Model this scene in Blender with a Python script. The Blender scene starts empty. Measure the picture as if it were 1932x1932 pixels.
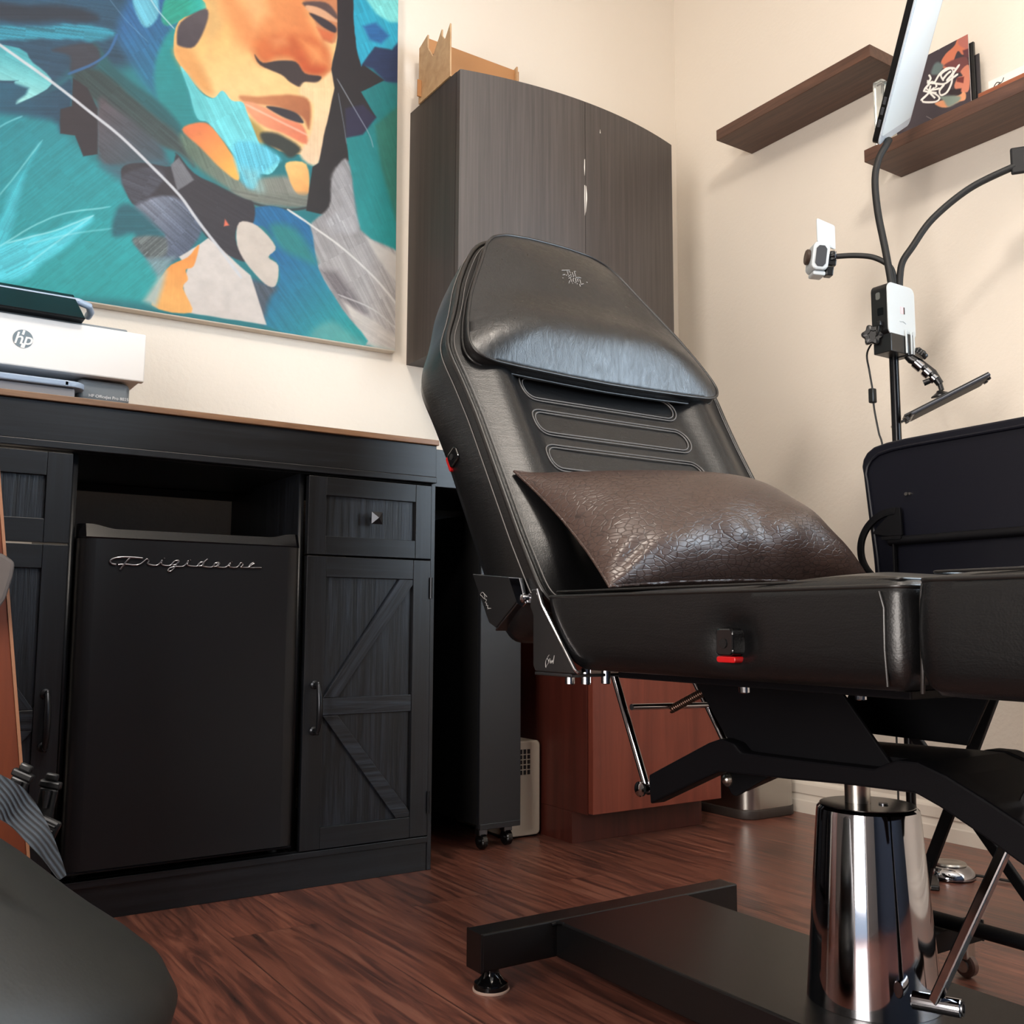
import bpy, bmesh, math, random
import numpy as np
from mathutils import Vector, Matrix

random.seed(7)
rng = np.random.default_rng(7)
SC = bpy.context.scene
COL = SC.collection

# ------------------------------------------------------------------ camera
cam_data = bpy.data.cameras.new('camera')
cam_data.sensor_width = 36.0
cam_data.lens = 36.0 * 1869.2 / 1932.0
cam_data.clip_start = 0.01
cam = bpy.data.objects.new('camera', cam_data)
COL.objects.link(cam)
yaw, pitch, roll = (math.radians(v) for v in (33.586, 6.336, 0.245))
fwd = Vector((math.sin(yaw) * math.cos(pitch), math.cos(yaw) * math.cos(pitch), math.sin(pitch)))
rgt = Vector((math.cos(yaw), -math.sin(yaw), 0))
upv = rgt.cross(fwd)
r2 = rgt * math.cos(roll) + upv * math.sin(roll)
u2 = -rgt * math.sin(roll) + upv * math.cos(roll)
cam.matrix_world = Matrix(((r2.x, u2.x, -fwd.x, 0), (r2.y, u2.y, -fwd.y, 0), (r2.z, u2.z, -fwd.z, 0.575), (0, 0, 0, 1)))
SC.camera = cam

# ------------------------------------------------------------------ light
SC.view_settings.view_transform = 'Standard'
SC.view_settings.look = 'None'
SC.view_settings.gamma = 1.0
SC.view_settings.exposure = 0.0
SC.view_settings.use_curve_mapping = False
wd = bpy.data.worlds.new('world')
SC.world = wd
wd.use_nodes = True
wd.node_tree.nodes['Background'].inputs[0].default_value = (0.62, 0.78, 1.0, 1)
wd.node_tree.nodes['Background'].inputs[1].default_value = 1.2

XR, YL, H = 2.477, 2.625, 3.05          # right wall, left (painting) wall, ceiling
XW, YN = -1.5, -2.2                     # walls out of view behind the camera
WY0, WY1, WZ0, WZ1 = -2.10, 0.45, 0.85, 2.45   # window in the right wall


def area(name, loc, rot, sx, sy, energy, color):
    d = bpy.data.lights.new(name, 'AREA')
    d.shape = 'RECTANGLE'
    d.size, d.size_y, d.energy, d.color = sx, sy, energy, color
    o = bpy.data.objects.new(name, d)
    o.location = loc
    o.rotation_euler = rot
    COL.objects.link(o)
    return o


area('window_daylight', (XR + 0.16, (WY0 + WY1) / 2, (WZ0 + WZ1) / 2), (0, math.radians(90), 0), WZ1 - WZ0, WY1 - WY0, 280, (0.66, 0.83, 1.0))
DY0, DY1, DZ = -0.7, 0.5, 2.1            # added opening for a warm fill light, unseen, left of the camera
area('left_fill_light', (XW - 0.18, (DY0 + DY1) / 2, 1.1), (0, math.radians(-90), 0), 1.9, DY1 - DY0 - 0.1, 128, (1.0, 0.91, 0.83))
pl = bpy.data.lights.new('ceiling_lamp_light', 'POINT')
pl.energy, pl.color, pl.shadow_soft_size = 82, (1.0, 0.91, 0.82), 0.14
plo = bpy.data.objects.new('ceiling_lamp_light', pl)
plo.location = (0.7, 0.2, H - 0.26)
COL.objects.link(plo)


# ------------------------------------------------------------------ helpers
def lin(c):
    return tuple(((v / 255.0) / 12.92 if v / 255.0 <= 0.04045 else ((v / 255.0 + 0.055) / 1.055) ** 2.4) for v in c)


def mat(name, rgb=(128, 128, 128), rough=0.5, metal=0.0, spec=0.5, coat=0.0, trans=0.0, emit=None, es=0.0):
    m = bpy.data.materials.new(name)
    m.use_nodes = True
    b = m.node_tree.nodes['Principled BSDF']
    b.inputs['Base Color'].default_value = (*lin(rgb), 1)
    b.inputs['Roughness'].default_value = rough
    b.inputs['Metallic'].default_value = metal
    b.inputs['Specular IOR Level'].default_value = spec
    b.inputs['Coat Weight'].default_value = coat
    b.inputs['Transmission Weight'].default_value = trans
    if emit:
        b.inputs['Emission Color'].default_value = (*lin(emit), 1)
        b.inputs['Emission Strength'].default_value = es
    return m


def nn(m, t, **kw):
    n = m.node_tree.nodes.new(t)
    for k, v in kw.items():
        if k in n.inputs.keys():
            n.inputs[k].default_value = v
        else:
            setattr(n, k, v)
    return n


def lk(m, a, ao, b, bi):
    m.node_tree.links.new(a.outputs[ao], b.inputs[bi])


def bsdf(m):
    return m.node_tree.nodes['Principled BSDF']


def coords(m, scale=(1, 1, 1), rot=(0, 0, 0)):
    tc = nn(m, 'ShaderNodeTexCoord')
    mp = nn(m, 'ShaderNodeMapping')
    mp.inputs['Scale'].default_value = scale
    mp.inputs['Rotation'].default_value = rot
    lk(m, tc, 'Object', mp, 'Vector')
    return mp


def ramp(m, stops):
    r = nn(m, 'ShaderNodeValToRGB')
    el = r.color_ramp.elements
    while len(el) < len(stops):
        el.new(0.5)
    for e, (p, c) in zip(el, stops):
        e.position = p
        e.color = (*lin(c), 1)
    return r


def bump(m, src, out, strength, dist, chain=None):
    b = nn(m, 'ShaderNodeBump')
    b.inputs['Strength'].default_value = strength
    b.inputs['Distance'].default_value = dist
    lk(m, src, out, b, 'Height')
    if chain:
        lk(m, chain, 'Normal', b, 'Normal')
    lk(m, b, 'Normal', bsdf(m), 'Normal')
    return b


def grain_mat(name, c0, c1, scale, rough=0.5, bstr=0.3, bdist=0.001, detail=6.0, lo=0.35, hi=0.7, spec=0.5, dist=0.6):
    m = mat(name, c0, rough, spec=spec)
    mp = coords(m, scale)
    n = nn(m, 'ShaderNodeTexNoise', Scale=1.0, Detail=detail, Roughness=0.65, Distortion=dist)
    lk(m, mp, 'Vector', n, 'Vector')
    r = ramp(m, [(lo, c0), (hi, c1)])
    lk(m, n, 'Fac', r, 'Fac')
    lk(m, r, 'Color', bsdf(m), 'Base Color')
    if bstr:
        bump(m, n, 'Fac', bstr, bdist)
    return m


def leather(name, rgb, rough=0.36, scale=420.0, bstr=0.12, spec=0.5):
    m = mat(name, rgb, rough, spec=spec)
    mp = coords(m)
    v = nn(m, 'ShaderNodeTexVoronoi', Scale=scale)
    n = nn(m, 'ShaderNodeTexNoise', Scale=9.0, Detail=3.0)
    lk(m, mp, 'Vector', v, 'Vector')
    lk(m, mp, 'Vector', n, 'Vector')
    b1 = bump(m, v, 'Distance', bstr, 0.0008)
    bump(m, n, 'Fac', 0.10, 0.006, b1)
    return m


WORLD_OFF = {}


def off(o):
    return WORLD_OFF.get(o.name, Vector((0, 0, 0)))


def thing(name, label, cat, loc=(0, 0, 0), group=None):
    o = bpy.data.objects.new(name, None)
    o.empty_display_size = 0.05
    COL.objects.link(o)
    o.location = loc
    WORLD_OFF[o.name] = Vector(loc)
    o['label'] = label
    o['category'] = cat
    if group:
        o['group'] = group
    return o


def tag(o, label, cat, group=None):
    o['label'] = label
    o['category'] = cat
    if group:
        o['group'] = group
    return o


def obj(name, bm, m, parent=None, smooth=40, label=None):
    """one bmesh in world coordinates -> one linked object (origin at its parent)"""
    bmesh.ops.recalc_face_normals(bm, faces=bm.faces[:])
    me = bpy.data.meshes.new(name)
    bm.to_mesh(me)
    bm.free()
    return obj_me(name, me, m, parent, smooth, label)


def obj_me(name, me, m, parent=None, smooth=40, label=None):
    o = bpy.data.objects.new(name, me)
    COL.objects.link(o)
    if parent:
        o.parent = parent
        L = off(parent)
        me.transform(Matrix.Translation(-L))
        WORLD_OFF[o.name] = L
    else:
        vs = np.empty(len(me.vertices) * 3, np.float32)
        me.vertices.foreach_get('co', vs)
        vs = vs.reshape(-1, 3)
        c = (vs.min(0) + vs.max(0)) / 2
        L = Vector((float(c[0]), float(c[1]), float(vs[:, 2].min())))
        me.transform(Matrix.Translation(-L))
        o.location = L
        WORLD_OFF[o.name] = L
    if m:
        me.materials.append(m)
    if smooth:
        me.polygons.foreach_set('use_smooth', [True] * len(me.polygons))
        me.set_sharp_from_angle(angle=math.radians(smooth))
        if len(me.polygons) < 500:          # broad flat faces stay flat between their rounded edges
            ar = np.array([p.area for p in me.polygons])
            big = ar > 8 * np.median(ar)
            me.polygons.foreach_set('use_smooth', list(~big))
    if label:
        o['label'] = label
    return o


def struct(name, bm, m, parent=None, smooth=0):
    o = obj(name, bm, m, parent, smooth)
    if not parent:
        o['kind'] = 'structure'
    return o


def B():
    return bmesh.new()


def box(bm, lo, hi, bev=0.0, seg=2, M=None):
    lo, hi = Vector(lo), Vector(hi)
    r = bmesh.ops.create_cube(bm, size=1.0)
    vs = r['verts']
    c, s = (lo + hi) / 2, hi - lo
    for v in vs:
        v.co = Vector((v.co.x * s.x, v.co.y * s.y, v.co.z * s.z)) + c
    if bev > 0:
        es = list({e for v in vs for e in v.link_edges})
        rr = bmesh.ops.bevel(bm, geom=es, offset=bev, segments=seg, affect='EDGES', profile=0.5)
        vs = list({v for f in rr['faces'] for v in f.verts} | {v for v in vs if v.is_valid})
    if M is not None:
        bmesh.ops.transform(bm, matrix=M, verts=vs)
    return bm


def prism(bm, pts, axis, a, b, bev=0.0, seg=2):
    """polygon pts in the two axes other than `axis`, extruded from a to b"""
    def mk(p, t):
        return {'x': (t, p[0], p[1]), 'y': (p[0], t, p[1]), 'z': (p[0], p[1], t)}[axis]
    v0 = [bm.verts.new(mk(p, a)) for p in pts]
    v1 = [bm.verts.new(mk(p, b)) for p in pts]
    f = [bm.faces.new(v0), bm.faces.new(v1[::-1])]
    n = len(pts)
    for i in range(n):
        f.append(bm.faces.new((v0[i], v1[i], v1[(i + 1) % n], v0[(i + 1) % n])))
    if bev > 0:
        es = list({e for ff in f for e in ff.edges})
        bmesh.ops.recalc_face_normals(bm, faces=f)
        bmesh.ops.bevel(bm, geom=es, offset=bev, segments=seg, affect='EDGES', profile=0.5)
    return bm


def smooth_path(pts, n=6, closed=False):
    P = [Vector(p) for p in pts]
    out = []
    N = len(P)
    rngi = range(N if closed else N - 1)
    for i in rngi:
        if closed:
            p0, p1, p2, p3 = P[i - 1], P[i], P[(i + 1) % N], P[(i + 2) % N]
        else:
            p0, p1, p2, p3 = P[max(i - 1, 0)], P[i], P[i + 1], P[min(i + 2, N - 1)]
        for k in range(n):
            t = k / n
            out.append(0.5 * ((2 * p1) + (-p0 + p2) * t + (2 * p0 - 5 * p1 + 4 * p2 - p3) * t * t + (-p0 + 3 * p1 - 3 * p2 + p3) * t ** 3))
    if not closed:
        out.append(P[-1])
    return out


def tube(bm, pts, r, seg=12, closed=False, caps=True, flat=None):
    """swept round tube; r is a number or one radius per point; flat=(axis vector, ratio) squashes the section"""
    P = [Vector(p) for p in pts]
    N = len(P)
    R = r if hasattr(r, '__len__') else [r] * N
    rings = []
    nrm = None
    for i in range(N):
        if closed:
            t = (P[(i + 1) % N] - P[i - 1])
        else:
            t = (P[min(i + 1, N - 1)] - P[max(i - 1, 0)])
        if t.length < 1e-9:
            t = Vector((0, 0, 1))
        t.normalize()
        if nrm is None:
            a = Vector((0, 0, 1)) if abs(t.z) < 0.9 else Vector((1, 0, 0))
            nrm = t.cross(a).normalized()
        else:
            nrm = (nrm - t * nrm.dot(t))
            if nrm.length < 1e-6:
                nrm = t.orthogonal()
            nrm.normalize()
        bn = t.cross(nrm)
        rings.append([bm.verts.new(P[i] + (nrm * math.cos(2 * math.pi * k / seg) + bn * math.sin(2 * math.pi * k / seg)) * R[i]) for k in range(seg)])
    for i in range(N if closed else N - 1):
        a, b = rings[i], rings[(i + 1) % N]
        for k in range(seg):
            bm.faces.new((a[k], a[(k + 1) % seg], b[(k + 1) % seg], b[k]))
    if caps and not closed:
        bm.faces.new(rings[0][::-1])
        bm.faces.new(rings[-1])
    return bm


def ribbon(bm, pts, widths, normals, th):
    """flat strap: centre points, half-width vectors and normals"""
    rows = []
    for p, w, n in zip(pts, widths, normals):
        p, w, n = Vector(p), Vector(w), Vector(n).normalized() * th / 2
        rows.append([bm.verts.new(p + w + n), bm.verts.new(p - w + n), bm.verts.new(p - w - n), bm.verts.new(p + w - n)])
    for a, b in zip(rows, rows[1:]):
        for k in range(4):
            bm.faces.new((a[k], a[(k + 1) % 4], b[(k + 1) % 4], b[k]))
    bm.faces.new(rows[0][::-1])
    bm.faces.new(rows[-1])
    return bm


def lathe(bm, prof, center, axis=(0, 0, 1), seg=48):
    """prof = [(radius, height)], revolved round axis through center"""
    ax = Vector(axis).normalized()
    q = Vector((0, 0, 1)).rotation_difference(ax).to_matrix()
    c = Vector(center)
    rings = []
    for r, h in prof:
        if r < 1e-6:
            rings.append([bm.verts.new(c + q @ Vector((0, 0, h)))])
        else:
            rings.append([bm.verts.new(c + q @ Vector((r * math.cos(2 * math.pi * k / seg), r * math.sin(2 * math.pi * k / seg), h))) for k in range(seg)])
    for a, b in zip(rings, rings[1:]):
        if len(a) == 1 and len(b) == 1:
            continue
        for k in range(seg):
            k2 = (k + 1) % seg
            if len(a) == 1:
                bm.faces.new((a[0], b[k], b[k2]))
            elif len(b) == 1:
                bm.faces.new((a[k], a[k2], b[0]))
            else:
                bm.faces.new((a[k], a[k2], b[k2], b[k]))
    return bm


def cyl(bm, p0, p1, r, seg=20, bev=0.0):
    p0, p1 = Vector(p0), Vector(p1)
    d = p1 - p0
    L = d.length
    if bev:
        pr = [(0, 0), (r - bev, 0), (r, bev), (r, L - bev), (r - bev, L), (0, L)]
    else:
        pr = [(0, 0), (r, 0), (r, L), (0, L)]
    return lathe(bm, pr, p0, d, seg)


def star_knob(bm, c, axis, r, th, lobes=6):
    """scalloped hand knob"""
    ax = Vector(axis).normalized()
    q = Vector((0, 0, 1)).rotation_difference(ax).to_matrix()
    c = Vector(c)
    n = lobes * 8
    rings = []
    for h, k in ((0, 0.92), (th * 0.15, 1.0), (th * 0.85, 1.0), (th, 0.9), (th, 0.45), (th * 0.8, 0.4)):
        rings.append([bm.verts.new(c + q @ Vector((r * k * (1 + 0.14 * math.cos(lobes * 2 * math.pi * i / n)) * math.cos(2 * math.pi * i / n), r * k * (1 + 0.14 * math.cos(lobes * 2 * math.pi * i / n)) * math.sin(2 * math.pi * i / n), h))) for i in range(n)])
    for a, b in zip(rings, rings[1:]):
        for i in range(n):
            bm.faces.new((a[i], a[(i + 1) % n], b[(i + 1) % n], b[i]))
    bm.faces.new(rings[0][::-1])
    bm.faces.new(rings[-1])
    return bm


def rrect(x0, x1, y0, y1, r, n=6):
    out = []
    for cx, cy, a0 in ((x1 - r, y1 - r, 0), (x0 + r, y1 - r, 90), (x0 + r, y0 + r, 180), (x1 - r, y0 + r, 270)):
        for k in range(n + 1):
            a = math.radians(a0 + 90 * k / n)
            out.append((cx + r * math.cos(a), cy + r * math.sin(a)))
    return out


def text_bm(s, size, M, depth=0.0004, shear=0.0, bold=0.0, align='CENTER'):
    cu = bpy.data.curves.new('lettering', 'FONT')
    cu.body = s
    cu.size = size
    cu.extrude = depth
    cu.shear = shear
    cu.offset = bold
    cu.align_x = align
    cu.align_y = 'CENTER'
    to = bpy.data.objects.new('lettering', cu)
    COL.objects.link(to)
    dg = bpy.context.evaluated_depsgraph_get()
    me = bpy.data.meshes.new_from_object(to.evaluated_get(dg))
    me.transform(M)
    bm = bmesh.new()
    bm.from_mesh(me)
    bpy.data.objects.remove(to)
    bpy.data.curves.remove(cu)
    bpy.data.meshes.remove(me)
    return bm


def M3(o, ex, ey, ez):
    ex, ey, ez, o = Vector(ex), Vector(ey), Vector(ez), Vector(o)
    return Matrix(((ex.x, ey.x, ez.x, o.x), (ex.y, ey.y, ez.y, o.y), (ex.z, ey.z, ez.z, o.z), (0, 0, 0, 1)))


def resample(pts, n):
    """closed 2D outline -> n evenly spaced points"""
    P = np.array(list(pts) + [pts[0]], float)
    d = np.r_[0, np.cumsum(np.hypot(*(np.diff(P, axis=0).T)))]
    t = np.linspace(0, d[-1], n + 1)[:-1]
    return np.c_[np.interp(t, d, P[:, 0]), np.interp(t, d, P[:, 1])]


def pad_mesh(outline, frame, prof_side, crown, crown_pow=2.2, rings=18, n=220, disp=None, side_disp=None, smooth_out=3, center=None):
    """upholstered pad. outline: closed 2D pts (a, s); frame maps (a, s, t) -> world; prof_side: [(inset, t)] from
    the back up to the seam; crown: extra height of the face over the seam; disp(a, s) adds to the face height."""
    P = resample(outline, n)
    for _ in range(smooth_out):
        P = (np.roll(P, 1, 0) + 2 * P + np.roll(P, -1, 0)) / 4
    c = np.array(center) if center is not None else (P.min(0) + P.max(0)) / 2
    tan = np.roll(P, -1, 0) - np.roll(P, 1, 0)
    nr = np.c_[-tan[:, 1], tan[:, 0]]
    nr /= np.linalg.norm(nr, axis=1)[:, None] + 1e-9
    if np.mean(np.sum(nr * (P - c), 1)) < 0:
        nr = -nr
    bm = bmesh.new()
    loops = []
    t_seam = prof_side[-1][1]
    nside = len(prof_side)
    for k, (ins, t) in enumerate(prof_side):
        Q = P - nr * ins
        row = []
        for (a, s), (na, ns) in zip(Q, nr):
            aa, ss = (a, s)
            if side_disp:
                w = side_disp(a, s, t)
                aa, ss = a + na * w, s + ns * w
            row.append(bm.verts.new(frame(aa, ss, t)))
        loops.append(row)
    base = P - nr * prof_side[-1][0]
    for k in range(1, rings + 1):
        f = 1 - k / rings
        f = f ** 0.9
        h = crown * (1 - f ** crown_pow)
        if k == rings:
            a, s = c
            tt = t_seam + h + (disp(a, s, 0) if disp else 0)
            loops.append([bm.verts.new(frame(a, s, tt))])
        else:
            row = []
            for a, s in c + (base - c) * f:
                tt = t_seam + h + (disp(a, s, f) if disp else 0)
                row.append(bm.verts.new(frame(a, s, tt)))
            loops.append(row)
    for A, Bb in zip(loops, loops[1:]):
        for i in range(n):
            j = (i + 1) % n
            if len(Bb) == 1:
                bm.faces.new((A[i], A[j], Bb[0]))
            else:
                bm.faces.new((A[i], A[j], Bb[j], Bb[i]))
    bm.faces.new(loops[0][::-1])
    return bm, P, nr


# ------------------------------------------------------------------ materials
def wall_paint(name, rgb):
    m = mat(name, rgb, 0.75, spec=0.25)
    mp = coords(m)
    n1 = nn(m, 'ShaderNodeTexNoise', Scale=70.0, Detail=3.0, Roughness=0.55)
    n2 = nn(m, 'ShaderNodeTexNoise', Scale=16.0, Detail=2.0)
    lk(m, mp, 'Vector', n1, 'Vector')
    lk(m, mp, 'Vector', n2, 'Vector')
    b1 = bump(m, n1, 'Fac', 0.22, 0.004)
    bump(m, n2, 'Fac', 0.10, 0.006, b1)
    return m


M_wall = wall_paint('cream_wall_paint', (226, 217, 204))
M_wall2 = wall_paint('taupe_low_bounce_wall', (118, 106, 97))  # unseen wall darkened so the black surfaces reflect less light
M_ceil = wall_paint('white_ceiling_paint', (236, 230, 220))
M_trim = mat('white_trim_paint', (228, 219, 206), 0.38)

# hand-scraped dark plank floor, planks running along Y
M_floor = mat('dark_plank_floor', (70, 38, 28), 0.3, spec=0.5)
_tc = nn(M_floor, 'ShaderNodeTexCoord')
_mp = nn(M_floor, 'ShaderNodeMapping')
_mp.inputs['Rotation'].default_value = (0, 0, math.radians(90))
_mp.inputs['Location'].default_value = (0.386, 0.07, 0)
lk(M_floor, _tc, 'Object', _mp, 'Vector')
_br = nn(M_floor, 'ShaderNodeTexBrick', offset=0.37)
for k, v in (('Scale', 1.0), ('Mortar Size', 0.0012), ('Mortar Smooth', 0.1), ('Bias', 0.0), ('Brick Width', 1.25), ('Row Height', 0.19)):
    _br.inputs[k].default_value = v
_br.inputs['Color1'].default_value = (0.25, 0.25, 0.25, 1)
_br.inputs['Color2'].default_value = (0.75, 0.75, 0.75, 1)
_br.inputs['Mortar'].default_value = (0, 0, 0, 1)
lk(M_floor, _mp, 'Vector', _br, 'Vector')
_mp2 = nn(M_floor, 'ShaderNodeMapping')
_mp2.inputs['Scale'].default_value = (34, 2.4, 1)
lk(M_floor, _tc, 'Object', _mp2, 'Vector')
_add = nn(M_floor, 'ShaderNodeVectorMath', operation='ADD')
_sc = nn(M_floor, 'ShaderNodeVectorMath', operation='SCALE')
_sc.inputs['Scale'].default_value = 23.0
lk(M_floor, _br, 'Color', _sc, 0)
lk(M_floor, _mp2, 'Vector', _add, 0)
lk(M_floor, _sc, 'Vector', _add, 1)
_g = nn(M_floor, 'ShaderNodeTexNoise', Scale=1.0, Detail=9.0, Roughness=0.70, Distortion=1.5)
lk(M_floor, _add, 'Vector', _g, 'Vector')
_rp = ramp(M_floor, [(0.30, (34, 15, 12)), (0.44, (92, 48, 36)), (0.56, (132, 76, 58)), (0.72, (160, 108, 88))])
lk(M_floor, _g, 'Fac', _rp, 'Fac')
_hs = nn(M_floor, 'ShaderNodeMix', data_type='RGBA', blend_type='MULTIPLY')
_hs.inputs[0].default_value = 0.45
lk(M_floor, _rp, 'Color', _hs, 6)
lk(M_floor, _br, 'Color', _hs, 7)
_br2 = nn(M_floor, 'ShaderNodeBrightContrast', Bright=0.012)
lk(M_floor, _hs, 2, _br2, 'Color')
lk(M_floor, _br2, 'Color', bsdf(M_floor), 'Base Color')
_rr = nn(M_floor, 'ShaderNodeMapRange')
_rr.inputs['To Min'].default_value = 0.22
_rr.inputs['To Max'].default_value = 0.42
lk(M_floor, _g, 'Fac', _rr, 'Value')
lk(M_floor, _rr, 'Result', bsdf(M_floor), 'Roughness')
_b1 = bump(M_floor, _g, 'Fac', 0.22, 0.0018)
_b2 = nn(M_floor, 'ShaderNodeBump', invert=True)
_b2.inputs['Strength'].default_value = 0.5
_b2.inputs['Distance'].default_value = 0.002
lk(M_floor, _br, 'Fac', _b2, 'Height')
lk(M_floor, _b1, 'Normal', _b2, 'Normal')
lk(M_floor, _b2, 'Normal', bsdf(M_floor), 'Normal')

M_blackV = grain_mat('black_oak_vertical', (6, 8, 11), (38, 45, 56), (110, 110, 4.5), 0.42, 0.8, 0.0012, 5, 0.42, 0.8)
M_blackVs = grain_mat('black_oak_smooth_vertical', (9, 10, 13), (30, 34, 41), (70, 70, 2.2), 0.40, 0.18, 0.0006, 5, 0.45, 0.85)
M_blackH = grain_mat('black_oak_horizontal', (9, 10, 13), (28, 32, 39), (2.4, 70, 90), 0.40, 0.18, 0.0006, 5, 0.45, 0.85)
M_blackflat = mat('black_laminate', (17, 18, 21), 0.45)
M_void = mat('black_board', (8, 8, 9), 0.6)
M_oaktop = grain_mat('brown_oak_top', (98, 70, 50), (142, 108, 80), (4, 60, 60), 0.45, 0.1, 0.0005, 5, 0.3, 0.7)
M_fridge = mat('black_fridge_enamel', (7, 9, 14), 0.42, spec=0.5)  # navy tint in the base colour stands in for a blue reflection
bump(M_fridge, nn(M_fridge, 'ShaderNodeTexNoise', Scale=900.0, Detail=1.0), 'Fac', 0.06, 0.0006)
M_fridgegloss = mat('glossy_black_trim', (12, 12, 15), 0.10, spec=0.2)
M_chrome = mat('chrome', (172, 172, 176), 0.06, 1.0)
M_chromeb = mat('brushed_steel', (176, 172, 166), 0.28, 1.0)
M_darkchrome = mat('black_chrome', (104, 106, 110), 0.30, 1.0)
M_pewter = mat('dark_pewter', (52, 54, 58), 0.32, 0.85)
M_leather = leather('black_leather', (9, 9, 10), 0.35, spec=0.42)
_n2 = nn(M_leather, 'ShaderNodeTexNoise', Scale=1.0, Detail=5.0, Roughness=0.7, Distortion=0.8)
lk(M_leather, coords(M_leather, (22, 14, 95)), 'Vector', _n2, 'Vector')
bump(M_leather, _n2, 'Fac', 0.16, 0.003, [n for n in M_leather.node_tree.nodes if n.type == 'BUMP'][-1])
M_headleather = leather('head_pad_leather', (18, 17, 17), 0.30, 520, 0.10)
_n1 = nn(M_headleather, 'ShaderNodeTexNoise', Scale=1.0, Detail=5.0, Roughness=0.7, Distortion=1.2)
lk(M_headleather, coords(M_headleather, (55, 90, 22)), 'Vector', _n1, 'Vector')
_pb = [n for n in M_headleather.node_tree.nodes if n.type == 'BUMP'][-1]
bump(M_headleather, _n1, 'Fac', 0.22, 0.004, _pb)
_mr = nn(M_headleather, 'ShaderNodeMapRange')
_mr.inputs['From Min'].default_value = 0.3
_mr.inputs['From Max'].default_value = 0.7
_mr.inputs['To Min'].default_value = 0.26
_mr.inputs['To Max'].default_value = 0.44
lk(M_headleather, _n1, 'Fac', _mr, 'Value')
lk(M_headleather, _mr, 'Result', bsdf(M_headleather), 'Roughness')
M_piping = leather('black_piping', (20, 18, 17), 0.38, 700, 0.05)
M_thread_glint = mat('thread_and_groove_glint', (92, 89, 87), 0.5)  # lightened so the oval groove lines carry their highlights in the colour
M_steel = mat('black_textured_steel', (4, 4, 7), 0.5, spec=0.16)
_n = nn(M_steel, 'ShaderNodeTexNoise', Scale=650.0, Detail=2.0)
bump(M_steel, _n, 'Fac', 0.35, 0.0015)
M_plate = mat('black_powder_coat', (9, 9, 10), 0.24)
_n = nn(M_plate, 'ShaderNodeTexNoise', Scale=800.0, Detail=2.0)
bump(M_plate, _n, 'Fac', 0.28, 0.001)
M_bplastic = mat('black_plastic', (14, 14, 15), 0.35)
M_bgloss = mat('glossy_black_plastic', (10, 10, 11), 0.10)
M_wplastic = mat('white_plastic', (196, 203, 206), 0.4)
M_red = mat('red_plastic', (158, 12, 16), 0.3)
M_rubber = mat('black_rubber', (16, 16, 16), 0.6)
M_emboss = mat('silver_emboss', (150, 148, 146), 0.4, 0.3)

# ================================================================== room shell
W = 0.14
struct('floor', box(B(), (XW - W, YN - W, -0.06), (XR + W, YL + W, 0)), M_floor)
struct('ceiling', box(B(), (XW - W, YN - W, H), (XR + W, YL + W, H + 0.1)), M_ceil)
struct('wall_left', box(B(), (XW - W, YL, 0), (XR + W, YL + W, H)), M_wall)
bm = B()
box(bm, (XR, YN, 0), (XR + W, WY0, H))
box(bm, (XR, WY1, 0), (XR + W, YL, H))
box(bm, (XR, WY0, 0), (XR + W, WY1, WZ0))
box(bm, (XR, WY0, WZ1), (XR + W, WY1, H))
struct('wall_right', bm, M_wall)
struct('wall_back', box(B(), (XW - W, YN - W, 0), (XR + W, YN, H)), wall_paint('reflection_tint_wall', (42, 50, 64)))  # unseen wall coloured dark blue to tint reflections in the blacks
bm = B()
box(bm, (XW - W, YN, 0), (XW, DY0, H))
box(bm, (XW - W, DY1, 0), (XW, YL, H))
box(bm, (XW - W, DY0, DZ), (XW, DY1, H))
struct('wall_far_left', bm, M_wall2)
bm = B()
box(bm, (XW - W, DY0 - 0.07, 0), (XW + 0.015, DY0, DZ + 0.07))
box(bm, (XW - W, DY1, 0), (XW + 0.015, DY1 + 0.07, DZ + 0.07))
box(bm, (XW - W, DY0, DZ), (XW + 0.015, DY1, DZ + 0.07))
struct('fill_opening_1', bm, M_trim)  # added frame around the made-up opening for the fill light

# window behind the camera on the right wall: frame, mullion, blind slats
bm = B()
f = 0.05
box(bm, (XR + 0.02, WY0, WZ0), (XR + 0.10, WY0 + f, WZ1))
box(bm, (XR + 0.02, WY1 - f, WZ0), (XR + 0.10, WY1, WZ1))
box(bm, (XR + 0.02, WY0, WZ0), (XR + 0.10, WY1, WZ0 + f))
box(bm, (XR + 0.02, WY0, WZ1 - f), (XR + 0.10, WY1, WZ1))
box(bm, (XR + 0.03, (WY0 + WY1) / 2 - 0.02, WZ0), (XR + 0.09, (WY0 + WY1) / 2 + 0.02, WZ1))
win = struct('window_1', bm, M_trim)
bm = B()
for k in range(24):
    z = WZ0 + 0.07 + k * 0.064
    box(bm, (-0.022, WY0 + 0.05, -0.0012), (0.022, WY1 - 0.05, 0.0012), M=Matrix.Translation((XR + 0.015, 0, z)) @ Matrix.Rotation(math.radians(12), 4, 'Y'))
o = obj('blind_slats', bm, M_trim, win, 0)

# baseboards: stepped colonial profile
prof = [(0, 0), (0.016, 0), (0.016, 0.036), (0.0145, 0.040), (0.0125, 0.052), (0.0125, 0.056), (0.0155, 0.059), (0.0155, 0.086), (0.0135, 0.092), (0.009, 0.099), (0.009, 0.112), (0.006, 0.121), (0, 0.123)]
bm = B()
prism(bm, [(XR - a, z) for a, z in prof], 'y', YN, YL)
struct('baseboard_right', bm, M_trim)
bm = B()
prism(bm, [(YL - a, z) for a, z in prof], 'x', XW, XR - 0.016)
struct('baseboard_left', bm, M_trim)

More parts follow.
